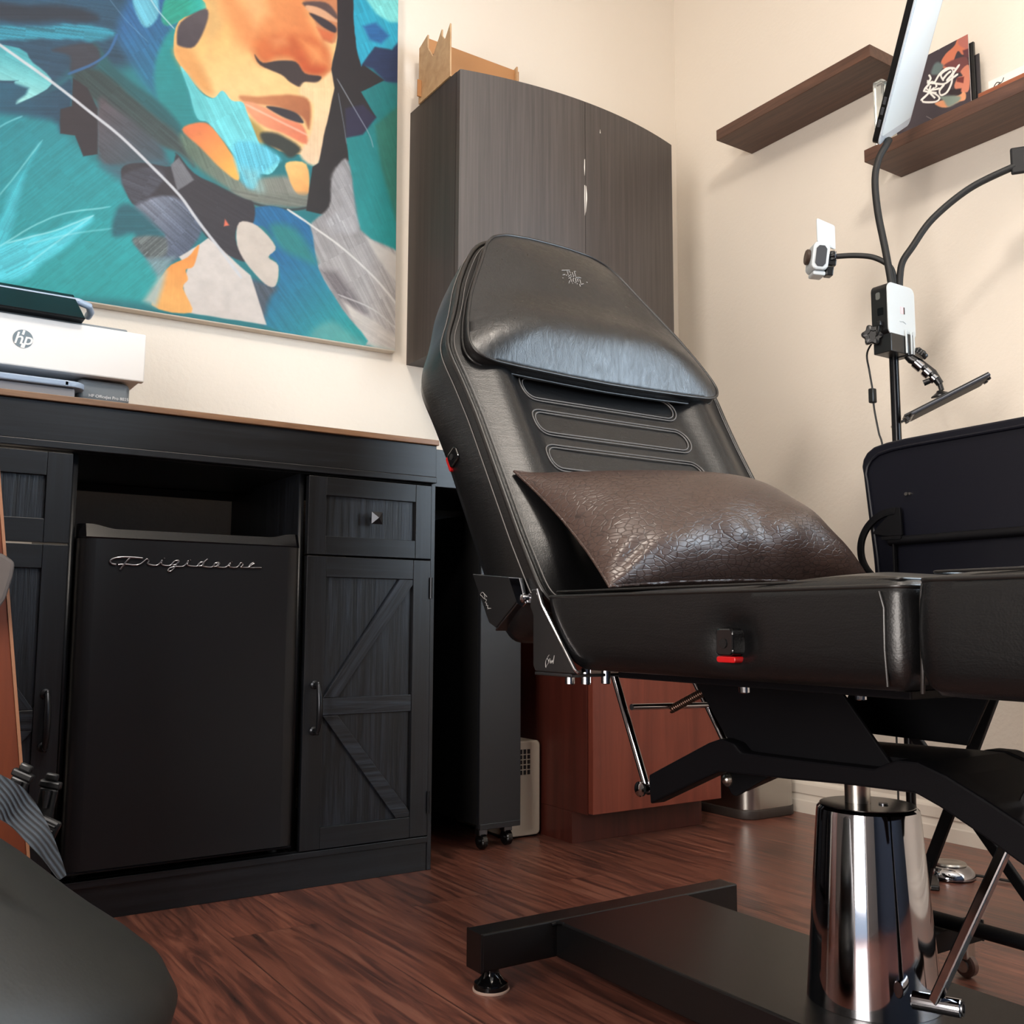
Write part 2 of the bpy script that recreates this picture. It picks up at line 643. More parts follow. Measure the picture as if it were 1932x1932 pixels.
# ================================================================== artwork painting (pigment stored per vertex)
def vnoise(shape, cells, seed):
    r = np.random.default_rng(seed)
    gy, gx = max(2, int(cells[0])), max(2, int(cells[1]))
    g = r.random((gy + 2, gx + 2))
    y = np.linspace(0, gy, shape[0])
    x = np.linspace(0, gx, shape[1])
    iy, ix = np.floor(y).astype(int), np.floor(x).astype(int)
    fy, fx = (y - iy)[:, None], (x - ix)[None, :]
    fy, fx = fy * fy * (3 - 2 * fy), fx * fx * (3 - 2 * fx)
    a = g[np.ix_(iy, ix)]; b = g[np.ix_(iy, ix + 1)]; c = g[np.ix_(iy + 1, ix)]; d = g[np.ix_(iy + 1, ix + 1)]
    return (a * (1 - fx) + b * fx) * (1 - fy) + (c * (1 - fx) + d * fx) * fy


def fbm(shape, cells, seed):
    return sum(vnoise(shape, (cells[0] * 2 ** k, cells[1] * 2 ** k), seed + k) / 2 ** (k + 1) for k in range(4))


class Art:
    """oil-sketch rasteriser on a canvas grid; U, V are the drafting coordinates of each grid point"""

    def __init__(self, U, V, base):
        self.U, self.V = U, V
        self.sh = U.shape
        self.C = np.zeros(U.shape + (3,)) + np.array(base, float)
        self.jx = (fbm(U.shape, (18, 18), 11) - 0.47)
        self.jy = (fbm(U.shape, (18, 18), 29) - 0.47)
        self.k = 0
        self.curvy = True

    def _alpha(self, pts, feather, jit):
        if self.curvy and len(pts) > 4:
            pts = [(q.x, q.y) for q in smooth_path([(a, b, 0) for a, b in pts], 4, True)]
        X, Y = self.U + self.jx * jit, self.V + self.jy * jit
        P = np.array(pts, float)
        pad = feather + jit
        msk = (X > P[:, 0].min() - pad) & (X < P[:, 0].max() + pad) & (Y > P[:, 1].min() - pad) & (Y < P[:, 1].max() + pad)
        idx = np.where(msk)
        if len(idx[0]) == 0:
            return idx, None
        x, y = X[idx], Y[idx]
        ins = np.zeros(x.shape, bool)
        dist = np.full(x.shape, 1e9)
        for (x0, y0), (x1, y1) in zip(P, np.roll(P, -1, 0)):
            c = ((y0 > y) != (y1 > y)) & (x < (x1 - x0) * (y - y0) / ((y1 - y0) if y1 != y0 else 1e-9) + x0)
            ins ^= c
            dx, dy = x1 - x0, y1 - y0
            t = np.clip(((x - x0) * dx + (y - y0) * dy) / (dx * dx + dy * dy + 1e-9), 0, 1)
            dist = np.minimum(dist, np.hypot(x - x0 - t * dx, y - y0 - t * dy))
        sd = np.where(ins, dist, -dist)
        a = np.clip(0.5 + sd / (2 * feather + 1e-6), 0, 1)
        return idx, a * a * (3 - 2 * a)

    def poly(self, pts, c0, c1=None, feather=3, jit=10, d=None, alpha=1.0, streak=0.0, sdir=(1, 0)):
        idx, a = self._alpha(pts, feather * 1.5, jit)
        if a is None:
            return
        c0 = np.array(c0, float)
        col = np.zeros(a.shape + (3,)) + c0
        x, y = self.U[idx], self.V[idx]
        if c1 is not None:
            (xa, ya), (xb, yb) = d
            t = ((x - xa) * (xb - xa) + (y - ya) * (yb - ya)) / ((xb - xa) ** 2 + (yb - ya) ** 2)
            t = np.clip(t, 0, 1)[:, None]
            col = c0 * (1 - t) + np.array(c1, float) * t
        if streak:
            self.k += 1
            r = np.random.default_rng(100 + self.k)
            L = math.hypot(*sdir)
            q = (x * -sdir[1] + y * sdir[0]) / L
            p = (x * sdir[0] + y * sdir[1]) / L
            g1 = r.random(4000)
            i = np.floor(q / 4 + 0.4 * np.sin(p / 60)).astype(int) % 4000
            g2 = r.random((700, 60))
            j = (np.floor(q / 9).astype(int) % 700, np.floor(p / 140).astype(int) % 60)
            s = (g1[i] - 0.5) * 0.6 + (g2[j] - 0.5) * 0.8
            col = col * (1 + 0.5 * streak * s[:, None])
        a = (a * alpha)[:, None]
        self.C[idx] = self.C[idx] * (1 - a) + col * a

    def stroke(self, pts, w, c, alpha=1.0, feather=1.5, jit=2, taper=False):
        P = [np.array(p, float) for p in pts]
        L, Rr = [], []
        for i, p in enumerate(P):
            t = P[min(i + 1, len(P) - 1)] - P[max(i - 1, 0)]
            t = t / (np.linalg.norm(t) + 1e-9)
            k = w / 2 * ((1 - 0.85 * i / (len(P) - 1)) if taper else 1)
            L.append(p + np.array([-t[1], t[0]]) * k)
            Rr.append(p - np.array([-t[1], t[0]]) * k)
        self.poly(L + Rr[::-1], c, None, feather, jit, alpha=alpha)


def art_plane(name, us, vs, to_world, C, m, parent, flip=False):
    nv_, nu_ = C.shape[:2]
    co = np.array(to_world(us, vs)).reshape(3, -1).T
    me = bpy.data.meshes.new(name)
    me.vertices.add(len(co))
    me.vertices.foreach_set('co', co.astype(np.float32).ravel())
    i = np.arange(nu_ * nv_).reshape(nv_, nu_)
    q = np.stack([i[:-1, :-1], i[:-1, 1:], i[1:, 1:], i[1:, :-1]], -1).reshape(-1, 4)
    if flip:
        q = q[:, ::-1]
    me.loops.add(q.size)
    me.loops.foreach_set('vertex_index', q.ravel().astype(np.int32))
    me.polygons.add(len(q))
    me.polygons.foreach_set('loop_start', np.arange(0, q.size, 4, dtype=np.int32))
    me.update(calc_edges=True)
    at = me.color_attributes.new('pigment', 'FLOAT_COLOR', 'POINT')
    c = np.clip(C.reshape(-1, 3), 0, 255) / 255.0
    c = np.where(c <= 0.04045, c / 12.92, ((c + 0.055) / 1.055) ** 2.4)
    at.data.foreach_set('color', np.c_[c, np.ones(len(c))].astype(np.float32).ravel())
    return obj_me(name, me, m, parent, 0)


def pigment_mat(name, rough, bscale=900.0, bs=0.15):
    m = mat(name, (200, 200, 200), rough, spec=0.35)
    a = nn(m, 'ShaderNodeVertexColor', layer_name='pigment')
    lk(m, a, 'Color', bsdf(m), 'Base Color')
    n = nn(m, 'ShaderNodeTexNoise', Scale=bscale, Detail=2.0)
    tc = nn(m, 'ShaderNodeTexCoord')
    lk(m, tc, 'Object', n, 'Vector')
    if bs:
        bump(m, n, 'Fac', bs, 0.0008)
    return m


M_canvas = mat('canvas_edge', (214, 203, 188), 0.8)
M_art = pigment_mat('oil_on_canvas', 0.55)
_rot = Matrix.Rotation(math.radians(-0.55), 4, 'Y')      # hangs slightly crooked
PO = Vector((1.301, YL, 1.372))
PMX = Matrix.Translation(PO) @ _rot
painting = thing('canvas_painting', 'large teal and orange abstract face painting on the cream wall', 'painting', (0.7, YL - 0.02, 1.372))
bm = B()
box(bm, (-1.32, -0.038, 0), (0, -0.002, 1.23), 0.003, M=PMX)
obj('stretched_canvas', bm, M_canvas, painting)

nu_, nv_ = 600, 560
uu = np.linspace(-1.317, -0.003, nu_)
vv = np.linspace(0.003, 1.227, nv_)
Ug, Vg = np.meshgrid(uu, vv)
ca, sa = math.cos(math.radians(-0.55)), math.sin(math.radians(-0.55))
Xw = PO.x + ca * Ug + sa * Vg
Zw = PO.z - sa * Ug + ca * Vg
HM = np.array([[2555.504309, 140.214461, -823.966979], [798.096763, -2143.924298, 4293.861738], [0.264733, 0.053138, 1.0]])
hw = HM[2, 0] * Xw + HM[2, 1] * Zw + HM[2, 2]
du = (HM[0, 0] * Xw + HM[0, 1] * Zw + HM[0, 2]) / hw
dv = (HM[1, 0] * Xw + HM[1, 1] * Zw + HM[1, 2]) / hw
A = Art(du, dv, (26, 118, 126))
# left field
A.poly([(-900, -900), (860, -900), (860, 140), (560, 330), (340, 360), (60, 520), (-900, 600)], (38, 84, 112), (30, 62, 84), 30, 40, ((0, -200), (200, 500)), streak=.25, sdir=(1, .15))
A.poly([(-900, 10), (200, 20), (440, 60), (450, 100), (200, 100), (-900, 90)], (34, 44, 58), feather=14, jit=40, streak=.3)
A.poly([(-900, 130), (150, 125), (430, 120), (560, 160), (430, 200), (200, 190), (-900, 215)], (44, 138, 160), feather=10, jit=60, streak=.6, sdir=(1, .12))
A.poly([(-900, 150), (0, 210), (160, 300), (250, 400), (100, 492), (75, 494), (70, 392), (0, 385), (-900, 380)], (60, 160, 170), (165, 226, 220), 3, 8, ((150, 240), (80, 490)), streak=.2, sdir=(1, .5))
A.poly([(-900, 400), (75, 396), (78, 498), (260, 425), (345, 380), (340, 520), (300, 645), (150, 640), (-900, 560)], (28, 84, 108), (24, 60, 84), 8, 20, ((0, 420), (300, 600)), streak=.25)
A.poly([(-900, 545), (150, 560), (310, 650), (480, 800), (580, 850), (650, 1000), (700, 1200), (770, 1290), (690, 1440), (-900, 1240)], (24, 132, 142), (30, 158, 160), 18, 30, ((100, 600), (300, 1400)), streak=.18, sdir=(1, -.8))
A.poly([(0, 1060), (50, 900), (130, 800), (190, 690), (120, 830), (70, 1060), (10, 1200), (-200, 1330)], (70, 190, 205), feather=16, jit=30, alpha=.8, streak=.4, sdir=(1, -2))
A.poly([(-200, 1300), (30, 1170), (250, 1110), (440, 1035), (360, 1140), (230, 1250), (90, 1345), (-200, 1330)], (84, 206, 222), feather=14, jit=30, alpha=.9, streak=.35, sdir=(1, -.5))
for a, b, c, al in (((10, 1175), (250, 1040), (500, 995), .6), ((60, 1160), (280, 1100), (430, 1040), .7), ((-60, 1000), (60, 860), (190, 690), .5), ((150, 1170), (300, 1130), (560, 1090), .4), ((-50, 640), (30, 590), (100, 560), .5), ((120, 1280), (260, 1170), (430, 1045), .5)):
    A.stroke([a, b, c], 7, (170, 232, 236), al, 3, 8)
# top middle
A.poly([(560, 150), (650, -40), (860, -40), (860, 150), (880, 430), (790, 490), (640, 310)], (38, 96, 146), (28, 112, 140), 22, 30, ((650, 100), (820, 460)), streak=.3, sdir=(1, 1.6))
A.poly([(640, -60), (735, -60), (765, 60), (700, 130), (655, 60)], (104, 186, 208), feather=6, jit=20, streak=.4, sdir=(.5, 1))
A.poly([(850, 120), (905, 330), (910, 480), (975, 570), (860, 630), (770, 520), (745, 300)], (22, 142, 142), (26, 128, 132), 12, 16, ((850, 200), (850, 600)), streak=.1)
A.poly([(830, -40), (1080, -40), (1010, 28), (880, 95), (800, 122), (775, 70)], (34, 156, 134), (40, 190, 180), 6, 10, ((900, 0), (1000, 20)), streak=.2, sdir=(1, -.6))
# dark rubble between hair and jaw
A.poly([(450, 205), (560, 330), (800, 520), (860, 650), (480, 350)], (28, 86, 92), feather=12, jit=20, streak=.2, sdir=(1, .9))
A.poly([(250, 240), (440, 208), (475, 300), (350, 355), (335, 270)], (52, 54, 64), feather=8, jit=16, streak=.2)
A.poly([(350, 365), (480, 340), (700, 520), (860, 650), (940, 800), (860, 740), (700, 660), (470, 500)], (44, 62, 62), (60, 74, 74), 10, 18, ((450, 380), (850, 740)), streak=.4, sdir=(1, .85))
A.poly([(470, 480), (560, 520), (760, 680), (800, 770), (800, 800), (600, 800), (470, 760)], (84, 74, 80), (60, 78, 88), 14, 18, ((480, 500), (760, 780)), streak=.3, sdir=(1, .8))
A.poly([(480, 800), (800, 770), (600, 880), (560, 860)], (58, 100, 114), feather=20, jit=20, streak=.2)
A.curvy = False
A.poly([(350, 372), (420, 420), (468, 520), (468, 738), (400, 750), (360, 650), (290, 640), (290, 522), (345, 508)], (42, 34, 40), feather=3, jit=8, streak=.12)
A.curvy = True
A.stroke([(340, 350), (450, 305), (520, 250), (560, 170)], 12, (48, 104, 160), .8, 3, 6)
# face
A.poly([(990, -60), (1620, -60), (1620, 180), (1590, 330), (1605, 420), (1575, 600), (1530, 720), (1440, 740), (1300, 700), (1100, 480), (1020, 470), (960, 430), (870, 320), (835, 240), (860, 100), (990, 40)], (244, 184, 108), (250, 204, 138), 3, 6, ((1000, 100), (1150, 420)))
A.poly([(835, 235), (900, 225), (960, 300), (1020, 440), (960, 430), (870, 320)], (226, 160, 92), feather=18, jit=10)
A.poly([(1000, -60), (1130, -60), (1090, 90), (1050, 160), (1000, 200), (990, 60)], (226, 178, 112), feather=22, jit=12)
A.poly([(1060, -60), (1420, -60), (1500, 100), (1580, 260), (1470, 250), (1330, 160), (1230, 250), (1120, 160)], (238, 158, 94), (226, 130, 74), 30, 12, ((1150, 0), (1480, 240)))
A.poly([(1110, -60), (1260, -60), (1290, 60), (1230, 120)], (250, 190, 126), feather=30, jit=10, alpha=.8)
A.poly([(1235, 190), (1330, 150), (1430, 170), (1540, 210), (1588, 315), (1545, 365), (1450, 352), (1400, 290), (1330, 285), (1270, 310), (1220, 262)], (218, 118, 62), (196, 84, 42), 22, 8, ((1260, 180), (1500, 340)))
A.poly([(1290, 185), (1370, 165), (1380, 210), (1320, 230)], (232, 140, 84), feather=22, jit=8)
A.poly([(1440, 190), (1540, 225), (1580, 315), (1500, 300)], (238, 150, 88), feather=26, jit=6)
A.poly([(1223, 262), (1262, 300), (1335, 290), (1420, 296), (1465, 350), (1540, 365), (1520, 396), (1462, 394), (1440, 416), (1390, 390), (1350, 356), (1250, 312)], (60, 48, 48), feather=4, jit=6)
A.poly([(1445, -60), (1610, -60), (1618, 180), (1560, 190), (1500, 80)], (206, 132, 88), feather=6, jit=6)
A.poly([(1455, 10), (1560, 10), (1612, 60), (1610, 90), (1490, 45)], (92, 70, 68), feather=5, jit=5)
A.poly([(1470, 25), (1540, 40), (1612, 90), (1612, 105), (1490, 60)], (226, 170, 130), feather=4, jit=5)
A.poly([(1485, 62), (1560, 90), (1612, 128), (1605, 156), (1540, 120)], (58, 48, 54), feather=4, jit=5)
A.poly([(1520, 130), (1605, 160), (1590, 200), (1550, 190)], (214, 110, 66), feather=8, jit=5)
A.poly([(1455, 398), (1530, 392), (1590, 345), (1604, 420), (1570, 620), (1525, 790), (1440, 745), (1490, 640), (1500, 500), (1440, 450)], (252, 214, 160), (240, 206, 170), 8, 8, ((1500, 400), (1500, 780)), streak=.1, sdir=(0, 1))
A.poly([(868, 105), (985, 42), (992, 110), (935, 222), (866, 222), (850, 195)], (86, 76, 80), (70, 60, 66), 5, 6, ((950, 60), (890, 210)))
A.poly([(1150, 458), (1240, 462), (1330, 455), (1420, 455), (1486, 490), (1484, 620), (1445, 560), (1330, 512), (1180, 492)], (206, 134, 86), (176, 104, 66), 7, 6, ((1180, 470), (1480, 560)))
A.poly([(1168, 490), (1270, 512), (1350, 560), (1450, 600), (1472, 690), (1360, 640), (1240, 590)], (240, 160, 118), (230, 128, 92), 6, 6, ((1200, 520), (1440, 660)))
A.stroke([(1190, 505), (1300, 560), (1460, 640)], 8, (250, 206, 180), .7, 4, 4)
A.poly([(1278, 512), (1330, 512), (1410, 535), (1445, 565), (1452, 592), (1370, 566)], (52, 48, 54), feather=4, jit=5)
A.poly([(1180, 560), (1260, 620), (1290, 660), (1240, 700), (1200, 640)], (172, 146, 78), feather=12, jit=10)
A.poly([(1250, 640), (1330, 640), (1440, 705), (1420, 745), (1385, 755), (1340, 720), (1270, 690)], (50, 54, 48), feather=8, jit=8)
A.poly([(860, 640), (960, 690), (1150, 860), (1260, 850), (1390, 850), (1500, 930), (1300, 965), (1140, 930), (1000, 840), (900, 745)], (92, 112, 96), (136, 138, 128), 12, 16, ((900, 700), (1350, 900)), streak=.3, sdir=(.4, 1))
A.poly([(872, 620), (960, 586), (1020, 610), (1100, 720), (1142, 790), (1142, 864), (1060, 806), (960, 705)], (226, 122, 72), (252, 182, 84), 5, 8, ((950, 610), (1110, 840)))
A.poly([(866, 318), (905, 360), (960, 440), (1020, 470), (1065, 432), (1110, 480), (1165, 492), (1200, 580), (1250, 700), (1340, 760), (1305, 830), (1250, 832), (1170, 800), (1090, 700), (1000, 590), (945, 565), (905, 430)], (104, 206, 210), (120, 216, 226), 3, 14, ((920, 400), (1250, 800)), streak=.3, sdir=(.5, 1))
A.poly([(880, 340), (960, 440), (1000, 560), (945, 565), (905, 430)], (90, 186, 190), feather=12, jit=12, alpha=.6)
A.poly([(1120, 690), (1250, 690), (1345, 762), (1320, 790), (1250, 840), (1210, 910), (1150, 850)], (98, 198, 222), feather=10, jit=14, streak=.4, sdir=(.3, 1))
A.poly([(1150, 800), (1240, 820), (1280, 980), (1230, 970)], (140, 190, 190), feather=20, jit=14, alpha=.55, streak=.7, sdir=(.25, 1))
A.poly([(1372, 782), (1470, 788), (1482, 925), (1430, 932), (1388, 860)], (246, 198, 122), (236, 168, 96), 4, 8, ((1400, 790), (1450, 920)))
A.poly([(1110, 905), (1300, 930), (1500, 935), (1480, 1000), (1250, 985), (1140, 945)], (118, 122, 112), feather=14, jit=12, streak=.3, sdir=(1, .2))
A.stroke([(850, 745), (930, 835), (1040, 890), (1140, 942), (1250, 985), (1400, 1005), (1500, 990)], 10, (48, 46, 48), .85, 4, 6)
A.curvy = False
# dark side behind the profile
A.poly([(1618, -60), (1712, -60), (1742, 300), (1760, 320), (1845, 385), (1735, 440), (1805, 560), (1668, 645), (1675, 770), (1600, 860), (1640, 980), (1560, 1030), (1470, 1010), (1500, 800), (1530, 780), (1555, 650), (1604, 420), (1590, 330), (1620, 180)], (42, 36, 40), (36, 30, 30), 3, 6, ((1650, 100), (1600, 900)))
A.poly([(1705, -60), (1950, -60), (1950, 190), (1880, 240), (1800, 225), (1735, 315), (1712, 230), (1690, 50)], (40, 168, 200), feather=3, jit=16, streak=.3, sdir=(.4, 1))
A.poly([(1720, -60), (1950, -60), (1950, 120), (1870, 110), (1800, 70)], (130, 226, 224), feather=8, jit=30, streak=.3, sdir=(.5, 1))
A.poly([(1740, 120), (1800, 110), (1870, 170), (1830, 210), (1770, 190)], (36, 100, 160), feather=8, jit=20, streak=.2)
A.poly([(1738, 310), (1800, 225), (1880, 240), (1950, 150), (1950, 400), (1850, 392), (1790, 330)], (34, 50, 88), feather=6, jit=10, streak=.15)
A.poly([(1732, 440), (1850, 392), (1950, 440), (1950, 1260), (1760, 1135), (1728, 1100), (1680, 800), (1660, 660), (1805, 560)], (22, 124, 126), (26, 146, 146), 3, 6, ((1800, 450), (1800, 1150)), streak=.12, sdir=(.4, 1))
A.poly([(1800, 600), (1950, 470), (1950, 900), (1900, 1060), (1830, 800)], (46, 116, 98), feather=8, jit=10, alpha=.8, streak=.15, sdir=(.3, 1))
A.poly([(1655, 520), (1740, 500), (1805, 562), (1740, 645), (1660, 660)], (44, 40, 66), feather=5, jit=8)
A.curvy = True
# right grey drapery
A.poly([(1640, 772), (1682, 800), (1730, 1100), (1950, 1260), (1950, 1720), (1820, 1640), (1700, 1640), (1530, 1300), (1480, 1100), (1580, 990), (1590, 880)], (150, 148, 150), (186, 180, 176), 6, 12, ((1600, 850), (1850, 1560)), streak=.35, sdir=(.5, 1))
A.poly([(1590, 860), (1650, 800), (1720, 1080), (1640, 1120), (1560, 1060), (1650, 980)], (172, 170, 172), feather=10, jit=16, streak=.4, sdir=(.5, 1))
A.poly([(1530, 1290), (1620, 1300), (1760, 1500), (1700, 1560)], (128, 120, 122), feather=16, jit=16, streak=.5, sdir=(.7, 1))
A.poly([(1640, 1440), (1950, 1640), (1950, 1760), (1740, 1640)], (206, 198, 190), feather=10, jit=14, streak=.15, sdir=(1, .6))
A.poly([(1750, 1130), (1950, 1250), (1950, 1420), (1850, 1290)], (206, 200, 194), feather=6, jit=10)
# lower middle
A.poly([(1205, 1005), (1300, 988), (1400, 1020), (1490, 1090), (1530, 1290), (1640, 1480), (1750, 1660), (1260, 1560), (1160, 1340), (1320, 1372), (1335, 1270), (1290, 1220), (1325, 1185), (1270, 1090), (1215, 1080)], (24, 102, 152), (34, 156, 156), 4, 8, ((1300, 1250), (1640, 1620)), streak=.25, sdir=(.7, 1))
A.poly([(1300, 1080), (1420, 1100), (1520, 1260), (1440, 1240), (1340, 1180)], (34, 128, 130), feather=18, jit=14, streak=.2, sdir=(.7, 1))
A.poly([(1160, 1340), (1320, 1372), (1290, 1440), (1260, 1560), (1200, 1450)], (76, 86, 98), feather=14, jit=16, streak=.4, sdir=(.6, 1))
A.poly([(580, 845), (600, 790), (700, 780), (820, 800), (850, 742), (930, 830), (1140, 942), (1212, 972), (1214, 1072), (1140, 1092), (1138, 1172), (1185, 1255), (1060, 1205), (980, 1120), (840, 960), (720, 1000), (632, 975)], (50, 46, 52), feather=4, jit=10, streak=.25, sdir=(1, .6))
A.poly([(580, 850), (720, 800), (790, 850), (700, 960), (640, 975)], (64, 64, 74), feather=8, jit=14, streak=.5, sdir=(1, .4))
A.poly([(818, 792), (858, 756), (932, 862), (850, 915)], (112, 112, 118), feather=4, jit=8, streak=.25, sdir=(.6, 1))
A.poly([(640, 985), (830, 945), (965, 1080), (930, 1180), (870, 1230), (780, 1270), (700, 1235), (645, 1140), (780, 1135), (700, 1060)], (124, 130, 146), (82, 92, 112), 8, 20, ((680, 1000), (880, 1180)), streak=.6, sdir=(1, .9))
A.poly([(560, 1000), (640, 990), (780, 1130), (700, 1190), (640, 1120), (540, 1130)], (28, 92, 104), feather=12, jit=16, streak=.2)
A.poly([(640, 1140), (780, 1135), (800, 1220), (720, 1240), (670, 1200)], (96, 104, 104), feather=8, jit=14, streak=.8, sdir=(1, -.9))
A.poly([(700, 1240), (840, 1230), (800, 1300), (760, 1330)], (120, 150, 156), feather=14, jit=14, streak=.4, sdir=(1, -.9))
A.poly([(1148, 1066), (1235, 1082), (1322, 1182), (1288, 1232), (1334, 1272), (1322, 1368), (1270, 1360), (1180, 1260), (1138, 1172)], (208, 196, 184), feather=3, jit=6)
A.curvy = False
A.poly([(860, 1230), (960, 1170), (1000, 1140), (1070, 1200), (1200, 1320), (1280, 1560), (900, 1500), (878, 1370), (900, 1285)], (214, 205, 198), feather=3, jit=8)
A.curvy = True
A.poly([(800, 1290), (900, 1232), (958, 1172), (930, 1272), (893, 1292), (902, 1340), (878, 1382), (920, 1500), (730, 1460)], (238, 152, 72), (248, 180, 98), 3, 8, ((860, 1250), (830, 1450)), streak=.06, sdir=(0, 1))
A.poly([(1080, 1050), (1100, 1080), (1075, 1085)], (226, 110, 80), feather=3, jit=4)
A.poly([(690, 1440), (760, 1330), (800, 1300), (750, 1470)], (176, 190, 182), feather=14, jit=10)
A.poly([(1590, 1540), (1760, 1650), (1950, 1700), (1950, 1760), (1500, 1640)], (120, 176, 168), feather=16, jit=14, alpha=.6)
# taut pale lines
A.stroke([(-400, -60), (0, 215), (240, 385), (450, 550), (580, 655), (720, 790), (860, 935), (950, 1060), (1060, 1200), (1150, 1320)], 13, (206, 208, 212), .95, 2, 3)
A.stroke([(1390, 1010), (1500, 1085), (1650, 1195), (1800, 1335), (1920, 1480)], 9, (222, 218, 214), .95, 2, 3)
A.stroke([(1640, 1420), (1800, 1490), (1950, 1620)], 6, (216, 212, 208), .7, 2, 4)
A.stroke([(1625, 390), (1700, 520), (1770, 640), (1790, 700)], 4, (170, 180, 190), .7, 1.5, 2)
A.stroke([(1625, 460), (1650, 600), (1662, 680)], 4, (120, 130, 140), .7, 1.5, 2)
A.stroke([(700, -40), (760, 50), (830, 130)], 5, (190, 220, 225), .8, 1.5, 3)
A.stroke([(500, -40), (600, 90), (700, 190)], 3, (130, 170, 200), .5, 1.5, 3)
A.C = A.C * (0.80 + 0.09 * fbm(A.sh, (60, 60), 77)[..., None])
art_plane('painted_face', Ug, Vg, lambda u, v: (Xw, np.full(Xw.shape, YL - 0.0388), Zw), A.C, M_art, painting)

# ================================================================== printer
pr = thing('printer', 'white and grey inkjet printer with round logo on the brown counter', 'printer', (0.235, 2.34, 1.0145))
M_pgrey = mat('slate_grey_plastic', (112, 120, 126), 0.42)
M_pblue = mat('pale_grey_tray_plastic', (150, 168, 190), 0.35)
M_pwhite = mat('printer_white', (226, 224, 221), 0.45)
px0, px1 = -0.02, 0.489
bm = B()
box(bm, (px0 + 0.01, 2.19, 1.0185), (px1 - 0.012, 2.5, 1.035), 0.004)
box(bm, (0.362, 2.175, 1.026), (px1 - 0.022, 2.5, 1.076), 0.012, 4)
box(bm, (px0 + 0.01, 2.24, 1.030), (px1 - 0.02, 2.5, 1.076), 0.004)
obj('base_housing', bm, M_pgrey, pr)
bm = B()
box(bm, (px0, 2.152, 1.078), (px1, 2.172, 1.182), 0.003)
box(bm, (px0 + 0.004, 2.17, 1.080), (px1 - 0.004, 2.5, 1.170), 0.004)
fp = obj('front_panel', bm, M_pwhite, pr)
bm = B()
box(bm, (px0 + 0.012, 2.2355, 1.036), (0.350, 2.2395, 1.0775))
obj('slot_shade_sheet', bm, M_void, pr)  # black sheet painted as the darkness inside the open slot
bm = B()
lathe(bm, [(0, 0), (0.0185, 0), (0.0185, 0.0012), (0, 0.0012)], (0.2525, 2.1522, 1.134), (0, -1, 0), 40)
lg = obj('round_logo', bm, mat('logo_grey', (110, 124, 132), 0.5), fp)
bm = text_bm('hp', 0.034, M3((0.2525, 2.1508, 1.1335), (1, 0, 0), (0, 0, 1), (0, -1, 0)), 0.0003, 0.24, 0.0004)
box(bm, (-0.0021, -0.0002, 0.009), (0.0021, 0.0002, 0.0185), M=Matrix.Translation((0.2497, 2.1508, 1.1335)) @ Matrix.Rotation(math.radians(14), 4, 'Y'))
box(bm, (-0.0021, -0.0002, -0.0185), (0.0021, 0.0002, -0.009), M=Matrix.Translation((0.2553, 2.1508, 1.1335)) @ Matrix.Rotation(math.radians(14), 4, 'Y'))
obj('logo_lettering', bm, M_pwhite, lg, 0)
bm = B()
box(bm, (px0 + 0.01, 2.165, 1.180), (px1 - 0.035, 2.5, 1.190), 0.004)
obj('scanner_lid', bm, M_pgrey, pr)
bm = B()
prism(bm, [(2.13, 1.188), (2.13, 1.190), (2.285, 1.283), (2.30, 1.283), (2.30, 1.188)], 'x', px0 + 0.03, 0.363, 0.002)
sc_ = obj('document_feeder', bm, mat('dark_feeder_plastic', (10, 10, 12), 0.35, spec=0.1), pr)
bm = B()
tube(bm, [(px0, 2.262, 1.262), (0.37, 2.262, 1.262), (0.392, 2.268, 1.258), (0.40, 2.29, 1.252), (0.40, 2.32, 1.250)], 0.008, 12)
obj('feeder_edge', bm, M_pblue, sc_)
bm = B()
box(bm, (px0, 2.128, 1.0435), (0.340, 2.235, 1.0565), 0.003)
tr = obj('paper_tray', bm, M_pblue, pr)
bm = B()
prism(bm, rrect(0.30, 0.372, 2.128, 2.235, 0.03), 'z', 1.044, 1.056, 0.002)
obj('tray_corner', bm, M_pblue, tr)
bm = B()
box(bm, (px0 + 0.02, 2.138, 1.019), (0.352, 2.235, 1.043), 0.004)
obj('tray_cassette', bm, mat('tray_grey', (128, 128, 132), 0.4), pr)
bm = text_bm('HP OfficeJet Pro 8025', 0.0088, M3((0.424, 2.1742, 1.0405), (1, 0, 0), (0, 0, 1), (0, -1, 0)), 0.0002)
obj('model_lettering', bm, mat('lettering_white', (226, 228, 230), 0.5), pr, 0, 'small white lettering')

# ================================================================== coffee bar cabinet
Yd = 2.091
bar = thing('bar_cabinet', 'black farmhouse bar cabinet with brown top and a fridge bay', 'cabinet', (0.53, 2.35, 0))
bm = B()
box(bm, (-0.16, Yd - 0.008, 1.0015), (1.17, 2.60, 1.0145), 0.0015)
obj('counter_top', bm, M_oaktop, bar)
bm = B()
box(bm, (-0.155, Yd, 0.924), (1.167, Yd + 0.025, 1.001), 0.001)
box(bm, (-0.155, Yd - 0.004, 0.909), (1.167, Yd + 0.025, 0.9235), 0.0015)
obj('fascia_board', bm, M_blackH, bar)
bm = B()
box(bm, (-0.15, Yd + 0.026, 0.908), (1.165, 2.59, 1.001))
obj('top_carcass', bm, M_blackflat, bar)
bm = B()
box(bm, (1.1555, Yd + 0.003, 0), (1.167, 2.59, 0.907), 0.001)
obj('side_panel', bm, M_blackVs, bar)
bm = B()
box(bm, (0.826, Yd + 0.022, 0.0785), (0.838, 2.59, 0.907))
obj('bay_panel', bm, M_blackVs, bar)
bm = B()
box(bm, (0.349, Yd + 0.022, 0.0785), (0.361, 2.59, 0.907))
obj('bay_panel', bm, M_blackVs, bar)
bm = B()
